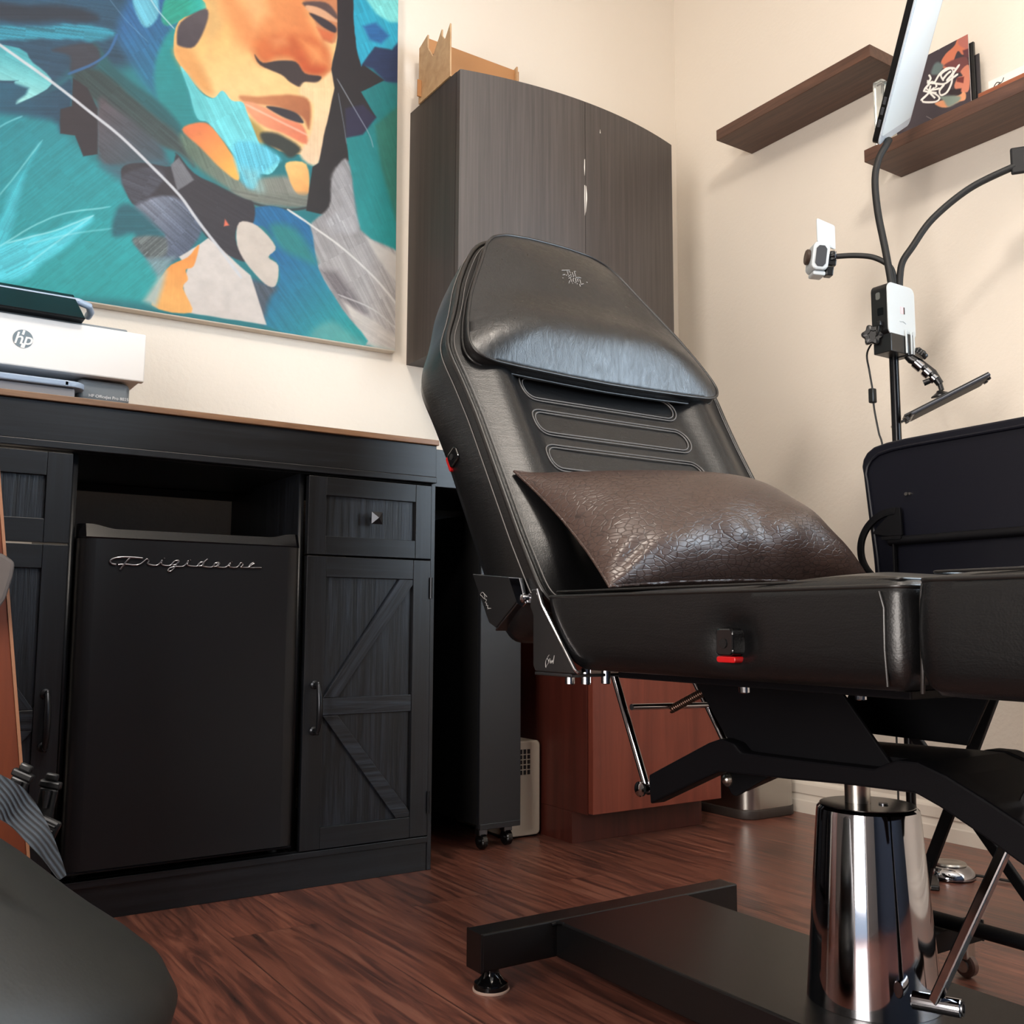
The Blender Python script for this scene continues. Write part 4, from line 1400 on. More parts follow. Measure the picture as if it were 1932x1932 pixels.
LO, LX, LY = None, None, None
for s in mk:
    pts = []
    for u, v in s:
        # mark sits on the pad face, small and slightly skewed
        a = -0.023 + (u - 315) * 0.00006 - (v - 388) * 0.000027
        ss = 0.708 + (u - 315) * 0.0000186 - (v - 388) * 0.0000697
        pts.append(bframe(a, ss, head_z(a, ss) + 0.0004))
    tube(bm, pts, 0.00075, 6)
obj('embossed_mark', bm, M_emboss, head)

# --- seat pad (a along X, s along Y, t along Z)
def sframe(y0):
    def fn(a, s, t):
        return Vector((CX + a, s, t))
    return fn


SW = 0.302


def seat_outline(y0, y1, r0, r1):
    pts = []
    for cx, cy, a0, r in ((SW - r1, y1 - r1, 0, r1), (-SW + r1, y1 - r1, 90, r1), (-SW + r0, y0 + r0, 180, r0), (SW - r0, y0 + r0, 270, r0)):
        for k in range(7):
            an = math.radians(a0 + 15 * k)
            pts.append((cx + r * math.cos(an), cy + r * math.sin(an)))
    return pts


LEV = (0.806, 0.549)


def seat_side(a, s, t):
    w = 0.004 * math.sin(math.pi * min(1, max(0, (t - 0.51) / 0.10)))
    if a < -0.25:
        w -= 0.016 * math.exp(-((s - LEV[0] + 0.004) / 0.030) ** 2 - ((t - LEV[1] - 0.004) / 0.024) ** 2)
    return w


def seat_frame(a, s, t):
    # rear end is cut back towards the underside
    k = max(0, min(1, (0.612 - t) / 0.10))
    w = sstep(s, 0.95, 1.17)
    return Vector((CX + a, s - 0.062 * w * k ** 1.3, t))


def seat_disp(a, s, f):
    return 0.010 * math.exp(-((s - 0.66) / 0.12) ** 2) - 0.006 * sstep(s, 1.0, 1.15)


bm, Ps, Ns = pad_mesh(seat_outline(0.580, 1.172, 0.012, 0.02), seat_frame, [(0.03, 0.509), (0.012, 0.511), (0.003, 0.520), (0, 0.532), (0, 0.546), (0, 0.560), (0, 0.575), (0, 0.590), (0, 0.602), (0, 0.611)], 0.014, 3.0, 20, 320, seat_disp, seat_side, 2, (0, 0.86))
seat = obj('seat', bm, M_leather, chair, 60)
seam(Ps, Ns, seat_frame, 0.001, 0.611, 0.0026, 'piping', M_piping, seat)
seam(Ps, Ns, seat_frame, 0.011, 0.6185, 0.0016, 'piping', M_piping, seat)
# front corner welt running down the seat side
bm = B()
tube(bm, [(CX - SW - 0.002, 0.606, 0.606), (CX - SW - 0.004, 0.600, 0.59), (CX - SW - 0.005, 0.600, 0.55), (CX - SW - 0.001, 0.601, 0.515)], 0.0016, 8)
obj('corner_welt', bm, M_piping, seat)


def foot_disp(a, s, f):
    return 0.012 * math.exp(-((s - 0.30) / 0.2) ** 2)


def foot_side(a, s, t):
    return 0.006 * math.sin(math.pi * min(1, max(0, (t - 0.51) / 0.11)))


bm, Pf, Nf = pad_mesh(seat_outline(-0.05, 0.572, 0.03, 0.022), lambda a, s, t: Vector((CX + a, s, t)), [(0.03, 0.507), (0.012, 0.509), (0.003, 0.518), (0, 0.532), (0, 0.55), (0, 0.57), (0, 0.59), (0, 0.605), (0, 0.616)], 0.016, 3.0, 18, 260, foot_disp, foot_side, 2, (0, 0.26))
legr = obj('leg_rest', bm, M_leather, chair, 60)
seam(Pf, Nf, lambda a, s, t: Vector((CX + a, s, t)), 0.0, 0.616, 0.0026, 'piping', M_piping, legr)
seam(Pf, Nf, lambda a, s, t: Vector((CX + a, s, t)), 0.010, 0.6235, 0.0014, 'piping', M_piping, legr)
bm = B()
tube(bm, smooth_path([(CX - SW + 0.018, 0.569, 0.617), (CX - SW + 0.010, 0.568, 0.605), (CX - SW + 0.006, 0.567, 0.57), (CX - SW + 0.008, 0.569, 0.535), (CX - SW + 0.012, 0.573, 0.51)], 5), 0.0022, 8)
obj('corner_welt', bm, M_piping, legr)

# --- upholstery levers
def lever(y, z, tilt, name, parent, x):
    bm = B()
    prism(bm, rrect(-0.0135, 0.0135, -0.011, 0.020, 0.006, 5), 'x', x - 0.009, x + 0.012, 0.002)
    R_ = Matrix.Translation((0, y, z)) @ Matrix.Rotation(tilt, 4, 'X')
    bmesh.ops.transform(bm, matrix=R_, verts=bm.verts)
    o = obj(name, bm, M_bgloss, parent)
    bm = B()
    prism(bm, rrect(-0.0145, 0.0145, -0.0185, -0.0115, 0.003, 4), 'x', x - 0.007, x + 0.012, 0.001)
    bmesh.ops.transform(bm, matrix=R_, verts=bm.verts)
    obj('red_tab', bm, M_red, o, 40, 'red plastic tab')
    bm = B()
    cyl(bm, Vector((x - 0.0102, 0.001, 0.003)), Vector((x - 0.0085, 0.001, 0.003)), 0.0055, 16)
    bmesh.ops.transform(bm, matrix=R_, verts=bm.verts)
    obj('button', bm, M_bplastic, o)


lever(0.806, 0.549, 0, 'recline_lever', seat, 0.832)
lever(1.425, 0.847, math.radians(58), 'backrest_lever', back, 0.832)

# --- metal corner plates and hinge
XS = CX - SW - 0.004
bm = B()
pts = [(1.353, 0.651), (1.216, 0.640), (1.208, 0.617), (1.196, 0.603), (1.209, 0.600), (1.225, 0.606), (1.283, 0.566), (1.303, 0.574)]
prism(bm, pts, 'x', XS - 0.006, XS - 0.001, 0.0012)
box(bm, (XS - 0.006, 0, -0.003), (XS + 0.10, 0.072, 0.0), 0.001, M=Matrix.Translation((0, 1.2255, 0.6045)) @ Matrix.Rotation(math.atan2(0.566 - 0.606, 1.283 - 1.225), 4, 'X'))
cp = obj('corner_plate', bm, M_darkchrome, chair, 35)
bm = B()
prism(bm, [(1.245, 0.642), (1.216, 0.640), (1.204, 0.612), (1.199, 0.602), (1.207, 0.597), (1.222, 0.603)], 'x', XS - 0.0085, XS - 0.006, 0.0008)
obj('hinge_strap', bm, M_chrome, cp, 35)
bm = B()
lathe(bm, [(0, 0.005), (0.003, 0.0046), (0.006, 0.003), (0.007, 0), (0.007, -0.02), (0, -0.02)], (XS - 0.0085, 1.206, 0.609), (-1, 0, 0), 20)
obj('hinge_pin', bm, M_chrome, cp)
bm = B()
cyl(bm, (XS - 0.002, 1.196, 0.609), (CX + SW, 1.196, 0.609), 0.008, 16)
obj('hinge_rod', bm, M_chrome, chair)
bm = B()
pts = [(1.186, 0.622), (1.172, 0.6225), (1.160, 0.600), (1.082, 0.5095), (1.075, 0.5065), (1.08, 0.505), (1.176, 0.505), (1.182, 0.513), (1.182, 0.585), (1.190, 0.598)]
prism(bm, pts, 'x', XS - 0.007, XS - 0.0015, 0.0015)
box(bm, (XS - 0.0068, 1.09, 0.500), (XS + 0.09, 1.178, 0.5045), 0.001)
sp = obj('corner_plate', bm, M_darkchrome, chair, 35)
bm = B()
tube(bm, [(XS - 0.0078, 1.171, 0.622), (XS - 0.0078, 1.160, 0.600), (XS - 0.0078, 1.083, 0.511), (XS - 0.0078, 1.073, 0.506)], 0.0022, 8)
obj('bright_edge', bm, M_chrome, sp, 40, 'bright chrome edge')
# engraved script on both plates
sc1 = [[(1290, 1450), (1255, 1480), (1240, 1500), (1270, 1520), (1275, 1560), (1230, 1600), (1205, 1630), (1200, 1560), (1215, 1520), (1240, 1500)], [(1275, 1560), (1310, 1500), (1320, 1570), (1340, 1530), (1355, 1565), (1370, 1520), (1390, 1550), (1425, 1450), (1395, 1570)]]
bm = B()
for s in sc1:
    tube(bm, smooth_path([(XS - 0.0073, 1.150 - (u - 1200) * 0.000092, 0.5115 - (v - 1630) * 0.000098) for u, v in s], 4), 0.00045, 6)
obj('script_mark', bm, M_emboss, sp)
bm = B()
for s in sc1:
    tube(bm, smooth_path([(XS - 0.0063, 1.328 - (u - 1200) * 0.00009 - (1630 - v) * 0.000065, 0.618 - (u - 1200) * 0.000130 + (1630 - v) * 0.00004) for u, v in s], 4), 0.00045, 6)
obj('script_mark', bm, M_emboss, cp)

# --- chrome bolts under the seat
for x, y in ((0.836, 1.112), (0.853, 1.098), (0.886, 1.095), (0.92, 0.868), (0.95, 0.722)):
    bm = B()
    cyl(bm, (x, y, 0.4895), (x, y, 0.512), 0.0068, 14, 0.001)
    obj('seat_bolt', bm, M_chrome, chair)
bm = B()
box(bm, (CX - 0.24, 0.62, 0.4985), (CX + 0.24, 1.08, 0.5105), 0.002)
obj('seat_board', bm, M_steel, chair)

# --- scissor plates
def cham(p, a, b, name, m, bev=0.0015):
    bm = B()
    prism(bm, p, 'x', a, b, bev)
    return obj(name, bm, m, chair, 35)


cham([(1.100, 0.499), (0.838, 0.499), (0.752, 0.398), (1.008, 0.386)], 1.052, 1.058, 'support_plate', M_steel)
cham([(0.932, 0.499), (0.722, 0.499), (0.764, 0.418), (0.975, 0.420)], 1.217, 1.223, 'support_plate', M_steel)
top = [(1.172, 0.344), (1.044, 0.405), (1.019, 0.4135), (0.994, 0.4095), (0.981, 0.399), (0.954, 0.399), (0.860, 0.4005), (0.767, 0.403), (0.750, 0.411), (0.735, 0.417), (0.709, 0.4175), (0.673, 0.4065), (0.631, 0.388), (0.595, 0.371), (0.556, 0.351)]
bot = [(0.556, 0.309), (0.597, 0.329), (0.630, 0.346), (0.682, 0.370), (0.714, 0.3815), (0.742, 0.3805), (0.817, 0.378), (0.901, 0.373), (1.024, 0.367), (1.043, 0.359), (1.169, 0.301)]
cham(top + bot, 1.030, 1.060, 'side_rail', M_steel, 0.003)
cham(top + bot, 1.212, 1.242, 'side_rail', M_steel, 0.003)
bm = B()
cov = [(0.95, 0.409), (0.735, 0.4155), (0.709, 0.416), (0.673, 0.405), (0.631, 0.3865), (0.556, 0.3495)]
prism(bm, cov + [(y, z - 0.005) for y, z in cov[::-1]], 'x', 1.0605, 1.2115)
obj('cover_plate', bm, M_steel, chair, 0)
bm = B()
box(bm, (1.0605, 0.80, 0.375), (1.2115, 0.94, 0.397), 0.002)
obj('cross_plate', bm, M_steel, chair)
cham([(1.084, 0.366), (1.083, 0.346), (1.066, 0.324), (1.058, 0.322), (0.981, 0.366)], 1.098, 1.104, 'pivot_bracket', M_steel)
cham([(0.80, 0.374), (0.80, 0.352), (0.742, 0.352), (0.742, 0.374)], 1.195, 1.201, 'pivot_bracket', M_steel)
bm = B()
lathe(bm, [(0, 0.007), (0.004, 0.0065), (0.0065, 0.004), (0.0065, 0.0), (0.0105, 0), (0.0105, -0.003), (0, -0.003)], (1.096, 1.073, 0.345), (-1, 0, 0), 20)
cyl(bm, (1.096, 1.073, 0.345), (1.17, 1.073, 0.345), 0.006, 12)
obj('pivot_bolt', bm, M_chromeb, chair)
# --- chrome tilt linkage
bm = B()
tube(bm, [(1.038, 1.268, 0.505), (1.038, 1.186, 0.325)], 0.0062, 14)
lk1 = obj('tilt_link', bm, M_chrome, chair)
bm = B()
tube(bm, smooth_path([(1.225, 1.29, 0.505), (1.222, 1.262, 0.468), (1.222, 1.235, 0.432), (1.222, 1.198, 0.378)], 4), 0.0062, 14)
obj('tilt_link', bm, M_chrome, chair)
bm = B()
tube(bm, [(1.04, 1.2215, 0.442), (1.222, 1.232, 0.437)], 0.005, 14)
obj('link_crossbar', bm, M_chrome, chair)
bm = B()
lathe(bm, [(0, 0.006), (0.007, 0.0055), (0.0115, 0.003), (0.0115, -0.001), (0.007, -0.001), (0.007, -0.014), (0.010, -0.014), (0.010, -0.022), (0.006, -0.022), (0.006, -0.03), (0, -0.03)], (1.024, 1.183, 0.322), (-1, 0, 0), 28)
obj('link_end_bolt', bm, M_chrome, lk1)
# spring: real coil
p0, p1 = Vector((1.13, 1.228, 0.434)), Vector((1.135, 1.14, 0.474))
d = (p1 - p0)
e1 = d.orthogonal().normalized()
e2 = d.normalized().cross(e1)
bm = B()
n = 22
tube(bm, [p0 + d * (i / (n * 12)) + (e1 * math.cos(2 * math.pi * i / 12) + e2 * math.sin(2 * math.pi * i / 12)) * 0.0058 for i in range(n * 12 + 1)], 0.0014, 6)
obj('tension_spring', bm, mat('bronze_spring', (96, 74, 64), 0.35, 0.9), chair)
bm = B()
tube(bm, [(1.135, 1.14, 0.474), (1.135, 1.115, 0.4965)], 0.003, 8)
obj('spring_anchor', bm, M_darkchrome, chair)

# --- hydraulic column
CY = 0.87
bm = B()
lathe(bm, [(0, 0.0935), (0.0835, 0.0935), (0.0832, 0.096), (0.0655, 0.328), (0.0645, 0.3335), (0.0615, 0.3365), (0.020, 0.3375), (0, 0.3375)], (CX, CY - 0.012, 0), (0, 0, 1), 96)
colm = obj('hydraulic_column', bm, M_chrome, chair, 30)
bm = B()
lathe(bm, [(0.0, 0.3376), (0.0605, 0.3376), (0.0605, 0.3388), (0.0, 0.3388)], (CX, CY - 0.012, 0), (0, 0, 1), 64)
obj('column_cap', bm, M_bgloss, colm)
bm = B()
cyl(bm, (CX, CY + 0.003, 0.338), (CX, CY + 0.003, 0.378), 0.0165, 40)
obj('piston', bm, M_chromeb, colm)
bm = B()
lathe(bm, [(0, 0.3389), (0.006, 0.3389), (0.006, 0.3405), (0, 0.3405)], (CX + 0.012, CY - 0.028, 0), (0, 0, 1), 20)
obj('filler_plug', bm, M_darkchrome, colm)
# pump lever
bm = B()
cyl(bm, (1.0865, 0.767, 0.129), (1.105, 0.715, 0.131), 0.0105, 24, 0.001)
pv = obj('pump_lever', bm, M_chrome, chair)
bm = B()
lathe(bm, [(0.005, 0), (0.0085, 0), (0.0085, 0.002), (0.005, 0.002)], (1.105, 0.715, 0.131), (0.030, -0.085, 0.003), 24)
obj('lever_socket', bm, M_darkchrome, pv)
bm = B()
box(bm, (-0.0062, -0.0062, 0), (0.0062, 0.0062, 0.30), 0.0022, M=M3((1.092, 0.742, 0.132), (1, 0, 0), Vector((0, 0.895, 0.447)), Vector((0, -0.447, 0.895))))
obj('lever_bar', bm, M_chrome, pv)
# --- base
bm = B()
box(bm, (0.988, 0.33, 0.036), (1.276, 1.354, 0.0932), 0.003)
base = obj('base_plate', bm, M_plate, chair)
for y0 in (1.354, 0.285):
    bm = B()
    box(bm, (0.848, y0, 0.036), (1.405, y0 + 0.045, 0.0935), 0.0025)
    box(bm, (0.8455, y0 + 0.0005, 0.0345), (0.8495, y0 + 0.0445, 0.0940), 0.001)
    cb = obj('base_crossbar', bm, M_plate, chair)
    for x in (0.878, 1.375):
        bm = B()
        y = y0 + 0.022
        lathe(bm, [(0, 0.0405), (0.0125, 0.0405), (0.0125, 0.030), (0.0145, 0.024), (0.020, 0.0165), (0.0265, 0.0125), (0.0275, 0.009), (0.0275, 0.004), (0, 0.004)], (x, y, 0), (0, 0, 1), 32)
        ft = obj('levelling_foot', bm, M_bgloss, cb)
        bm = B()
        lathe(bm, [(0, 0), (0.029, 0), (0.0295, 0.002), (0.029, 0.0039), (0, 0.0039)], (x, y, 0), (0, 0, 1), 32)
        obj('foot_pad', bm, mat('pale_felt', (196, 170, 156), 0.6), ft, 40, 'pale felt ring')
bm = B()
for p, q, r in (((0.996, 1.352, 0.088), (0.978, 1.352, 0.088), 0.003), ((0.988, 1.350, 0.09), (0.989, 1.335, 0.092), 0.003)):
    tube(bm, [p, q], r, 8)
obj('weld_bead', bm, M_plate, base)

# ================================================================== croc pillow
M_croc = mat('brown_croc_leather', (58, 42, 36), 0.34)
mp = coords(M_croc, (1, 1.0, 1.0))
wn = nn(M_croc, 'ShaderNodeTexNoise', Scale=5.0, Detail=1.0)
lk(M_croc, mp, 'Vector', wn, 'Vector')
wadd = nn(M_croc, 'ShaderNodeVectorMath', operation='MULTIPLY_ADD')
wadd.inputs[1].default_value = (0.05, 0.05, 0.05)
lk(M_croc, wn, 'Color', wadd, 0)
lk(M_croc, mp, 'Vector', wadd, 2)
cm2 = nn(M_croc, 'ShaderNodeMapping')
cm2.inputs['Scale'].default_value = (0.62, 1.0, 1.35)
lk(M_croc, wadd, 'Vector', cm2, 'Vector')
vo = nn(M_croc, 'ShaderNodeTexVoronoi', feature='DISTANCE_TO_EDGE', Scale=105.0, Randomness=0.8)
lk(M_croc, cm2, 'Vector', vo, 'Vector')
mr = nn(M_croc, 'ShaderNodeMapRange')
mr.inputs['From Max'].default_value = 0.10
lk(M_croc, vo, 'Distance', mr, 'Value')
rc = ramp(M_croc, [(0.0, (34, 24, 21)), (0.6, (60, 44, 38))])
lk(M_croc, mr, 'Result', rc, 'Fac')
lk(M_croc, rc, 'Color', bsdf(M_croc), 'Base Color')
wr = nn(M_croc, 'ShaderNodeTexNoise', Scale=60.0, Detail=3.0)
lk(M_croc, mp, 'Vector', wr, 'Vector')
b1 = bump(M_croc, mr, 'Result', 0.36, 0.0011)
bump(M_croc, wr, 'Fac', 0.12, 0.002, b1)

PL, PHt, PT = 0.278, 0.150, 0.080
pc = Vector((1.135, 1.162, 0.724))
pe_x = Vector((1, -0.02, 0.025)).normalized()
pe_y = Vector((0, 0.78, 0.625)).normalized()
pe_y = (pe_y - pe_x * pe_y.dot(pe_x)).normalized()
pe_z = pe_x.cross(pe_y)          # faces -Y and up


def pillow_pt(u, v, sgn):
    au, av = abs(u), abs(v)
    pinx = 1 - 0.055 * (1 - av ** 2.0) * au ** 3
    piny = 1 - 0.10 * (1 - au ** 2.0) * av ** 3
    x = u * PL * pinx
    y = v * PHt * piny
    h = (max(0, 1 - au ** 2.6) ** 0.58) * (max(0, 1 - av ** 2.4) ** (0.62 if v > 0 else 0.45))
    h *= 1 + 0.10 * math.sin(2.2 * u + 0.5) - 0.22 * v
    wr = 0.0055 * math.exp(-((v + 0.78) / 0.25) ** 2) * math.sin(14 * u + 3 * v + 0.8 * math.sin(5 * u)) * (1 - au ** 4)
    wr += 0.005 * math.exp(-((u + 0.86) / 0.16) ** 2 - ((v + 0.85) / 0.25) ** 2) * math.sin(24 * (u - v))
    wr += 0.0025 * math.sin(9 * u - 7 * v) * math.exp(-((v + 0.3) / 0.5) ** 2)
    k = PT * (1.0 if sgn > 0 else 0.45)
    return pc + pe_x * x + pe_y * y + pe_z * (sgn * h * k + (wr * (h ** 0.5) if sgn > 0 else 0))


bm = B()
NU, NV = 110, 64
# spacing denser near the rim
us = [math.sin(math.pi / 2 * (2 * i / NU - 1)) for i in range(NU + 1)]
vs = [math.sin(math.pi / 2 * (2 * j / NV - 1)) for j in range(NV + 1)]
top_ = [[bm.verts.new(pillow_pt(u, v, 1)) for u in us] for v in vs]
botg = [[top_[j][i] if i in (0, NU) or j in (0, NV) else bm.verts.new(pillow_pt(us[i], vs[j], -1)) for i in range(NU + 1)] for j in range(NV + 1)]
for j in range(NV):
    for i in range(NU):
        bm.faces.new((top_[j][i], top_[j][i + 1], top_[j + 1][i + 1], top_[j + 1][i]))
        q = (botg[j][i], botg[j + 1][i], botg[j + 1][i + 1], botg[j][i + 1])
        bm.faces.new(q)
pil = obj('lumbar_pillow', bm, M_croc, None, 70)
tag(pil, 'brown crocodile-textured pillow resting on the black leather seat', 'pillow')
bm = B()
tube(bm, [pillow_pt(u, -1, 1) for u in us] + [pillow_pt(1, v, 1) for v in vs[1:]] + [pillow_pt(u, 1, 1) for u in us[::-1][1:]] + [pillow_pt(-1, v, 1) for v in vs[::-1][1:-1]], 0.0022, 6, closed=True)
obj('seam', bm, M_croc, pil, 60)

# ================================================================== lamp stand behind the chair
PX, PY = 2.102, 1.467
sd = thing('lamp_stand', 'black pole stand with control box and gooseneck lamps by the right wall', 'lamp stand', (PX, PY, 0))
vdir = Vector((0.817, 0.577, 0))
hdir = Vector((0.577, -0.817, 0))
M_pole = mat('black_anodised', (20, 20, 22), 0.22, 0.6)
bm = B()
cyl(bm, (PX, PY, 0.012), (PX, PY, 1.262), 0.0112, 28)
pole = obj('pole', bm, M_pole, sd)
bm = B()
box(bm, (-0.05, -0.16, 0), (0.05, 0.16, 0.0118), 0.003, M=M3((PX, PY, 0), hdir, vdir, (0, 0, 1)))
obj('base', bm, M_plate, sd)
bm = B()
box(bm, (PX - 0.062, PY - 0.038, 1.226), (PX + 0.010, PY + 0.012, 1.272), 0.002)
box(bm, (PX + 0.002, PY - 0.040, 1.224), (PX + 0.026, PY + 0.012, 1.278), 0.002)
clp = obj('clamp', bm, M_bplastic, sd)
bm = B()
for x in (PX - 0.006, PX + 0.014, PX + 0.024):
    box(bm, (x - 0.0022, PY - 0.0425, 1.228), (x + 0.0022, PY - 0.0395, 1.285), 0.0005)
obj('clamp_lit_rib', bm, M_wplastic, clp, 40, 'white clamp ribs')  # white colour stands in for window light on the clamp edges
bm = B()
star_knob(bm, (PX - 0.066, PY + 0.010, 1.273), (-0.80, -0.6, 0), 0.0235, 0.014)
cyl(bm, (PX - 0.066, PY + 0.010, 1.273), (PX - 0.03, PY, 1.268), 0.007, 12)
obj('star_knob', bm, M_bplastic, clp)
# control box with white face towards the window
bm = B()
x0, x1, z0, z1, yf = 2.034, 2.141, 1.266, 1.398, PY - 0.036
prism(bm, rrect(x0, x1, z0, z1, 0.018, 6), 'y', yf + 0.002, yf + 0.046, 0.001)
cbx = obj('control_box', bm, M_bplastic, sd)
bm = B()
prism(bm, rrect(x0, x1, z0, z1, 0.018, 6), 'y', yf - 0.001, yf + 0.0019, 0.0008)
fc = obj('face_plate', bm, M_wplastic, cbx, 40, 'white face plate')
bm = B()
box(bm, (2.082, yf - 0.0016, 1.3255), (2.097, yf - 0.0011, 1.3425))
obj('display', bm, mat('pink_display', (232, 196, 202), 0.3), fc, 0)
bm = B()
box(bm, (2.094, yf - 0.0022, 1.3255), (2.098, yf - 0.0012, 1.3425))
obj('display_edge', bm, M_bplastic, fc, 0)
bm = B()
tube(bm, [(2.078, yf - 0.0012, 1.305), (2.090, yf - 0.0016, 1.307), (2.102, yf - 0.0012, 1.303)], 0.0014, 8)
obj('raised_mark', bm, M_wplastic, fc)
bm = B()
prism(bm, rrect(yf + 0.020, yf + 0.032, 1.358, 1.376, 0.004, 4), 'x', x0 - 0.001, x0 + 0.002)
obj('port', bm, M_chromeb, cbx)
bm = B()
prism(bm, rrect(yf + 0.012, yf + 0.028, 1.318, 1.336, 0.002, 3), 'x', x0 - 0.0015, x0 + 0.002)
obj('port', bm, M_bgloss, cbx)
bm = B()
box(bm, (x0 - 0.012, yf + 0.014, 1.290), (x0 + 0.002, yf + 0.026, 1.302), 0.002)
obj('cable_plug', bm, M_bplastic, cbx)
# goosenecks
def goose(pts, r, name='gooseneck'):
    bm = B()
    tube(bm, smooth_path(pts, 8), r, 14)
    return obj(name, bm, M_rubber, sd)


L0 = Vector((2.100, 1.470, 1.787))
goose([(2.098, 1.462, 1.392), (2.0975, 1.465, 1.43), (2.094, 1.474, 1.506), (2.087, 1.486, 1.604), (2.085, 1.489, 1.689), (2.092, 1.481, 1.742), (2.106, 1.470, 1.775), (2.122, 1.470, 1.797)], 0.0088)
goose([(2.118, 1.455, 1.392), (2.119, 1.453, 1.43), (2.121, 1.445, 1.468), (2.132, 1.424, 1.502), (2.161, 1.384, 1.568), (2.211, 1.313, 1.633), (2.268, 1.232, 1.672)], 0.0085)
goose([(2.110, 1.463, 1.392), (2.110, 1.463, 1.43), (2.104, 1.467, 1.456), (2.093, 1.480, 1.474), (2.076, 1.503, 1.490), (2.053, 1.537, 1.499), (2.0285, 1.571, 1.502)], 0.0068)


def lamp_head(o, ex, ey, w, h, name='lamp_panel'):
    """flat LED panel: o bottom-left corner of the face, ex across, ey up the long side"""
    ex, ey = Vector(ex).normalized(), Vector(ey)
    ey = (ey - ex * ey.dot(ex)).normalized()
    ez = ex.cross(ey)
    M_ = M3(o, ex, ey, ez)
    bm = B()
    prism(bm, rrect(0, w, 0, h, 0.016, 6), 'z', -0.020, -0.0045, 0.002)
    bmesh.ops.transform(bm, matrix=M_, verts=bm.verts)
    ln = obj(name, bm, M_bplastic, sd)
    bm = B()
    prism(bm, rrect(0, w, 0, h, 0.016, 6), 'z', -0.0044, -0.0012, 0.001)
    bmesh.ops.transform(bm, matrix=M_, verts=bm.verts)
    obj('bezel', bm, mat('bezel_window_reflection', (196, 204, 212), 0.35), ln, 40, 'pale grey bezel')  # black rim given a pale colour as its window reflection
    bm = B()
    prism(bm, rrect(0.008, w - 0.010, 0.022, h - 0.012, 0.004, 3), 'z', -0.0011, 0.0006, 0.0003)
    bmesh.ops.transform(bm, matrix=M_, verts=bm.verts)
    obj('diffuser', bm, M_led, ln, 40, 'white diffuser sheet')
    bm = B()
    for a in (0.045, 0.075, 0.10):
        box(bm, (-0.0012, a, -0.016), (0.001, a + 0.018, -0.009), 0.0006)
    bmesh.ops.transform(bm, matrix=M_, verts=bm.verts)
    obj('buttons', bm, mat('dark_grey_button', (66, 68, 72), 0.4), ln)
    return ln


M_led = mat('frosted_white_sheet', (214, 224, 228), 0.35, emit=(225, 238, 245), es=0.08)
lamp_head((2.083, 1.474, 1.771), (0.162, 0.017, 0.112), (-0.152, -0.232, 0.253), 0.196, 0.41)
bm = B()
box(bm, (0, -0.006, -0.032), (0.20, 0.006, 0.034), 0.004, M=M3((2.262, 1.238, 1.683), hdir, vdir, (0, 0, 1)))
obj('lamp_panel', bm, mat('dark_lamp_back', (9, 10, 14), 0.5, spec=0.3), sd)
# power cord with inline switch
bm = B()
tube(bm, smooth_path([(2.026, yf + 0.020, 1.296), (2.030, yf + 0.03, 1.27), (2.064, 1.515, 1.244), (2.066, 1.512, 1.197), (2.070, 1.508, 1.15), (2.071, 1.506, 1.103), (2.077, 1.500, 1.043), (2.085, 1.494, 0.98), (2.092, 1.492, 0.70), (2.088, 1.49, 0.30), (2.09, 1.495, 0.03)], 6), 0.0024, 8)
cord = obj('power_cord', bm, M_rubber, sd)
bm = B()
box(bm, (2.0615, 1.5015, 1.116), (2.0785, 1.5155, 1.153), 0.003)
obj('inline_switch', bm, M_bplastic, cord)
# tablet arm: chain of chrome joints
arm = [(2.118, 1.446, 1.236), (2.126, 1.434, 1.219), (2.138, 1.418, 1.206), (2.152, 1.397, 1.180), (2.161, 1.384, 1.152)]
bm = B()
pa = [Vector(p) for p in arm]
tube(bm, pa, [0.010, 0.012, 0.010, 0.011, 0.009], 16)
ta = obj('tablet_arm', bm, M_bplastic, sd)
for a, b, r in ((0.12, 0.42, 0.0135), (0.5, 0.72, 0.0135), (0.78, 0.95, 0.0125)):
    q0 = pa[1].lerp(pa[4], a * 0.9)
    q1 = pa[1].lerp(pa[4], b * 0.9)
    bm = B()
    cyl(bm, q0, q1, r, 24, 0.002)
    obj('arm_collar', bm, M_chrome, ta)
bm = B()
star_knob(bm, (2.134, 1.420, 1.226), (0.4, -0.5, 0.7), 0.016, 0.014)
obj('arm_knob', bm, M_bplastic, ta)
bm = B()
tube(bm, [(2.154, 1.392, 1.166), (2.140, 1.414, 1.157)], [0.006, 0.0075], 14)
obj('thumb_screw', bm, M_bplastic, ta)
bm = B()
tube(bm, [(2.160, 1.385, 1.155), (2.162, 1.381, 1.136)], 0.006, 12)
lathe(bm, [(0.006, 0.014), (0.009, 0.010), (0.022, 0.003), (0.022, 0), (0, 0)], (2.1605, 1.383, 1.122), (-0.2, 0.1, 0.97), 24)
obj('ball_mount', bm, M_bplastic, ta)
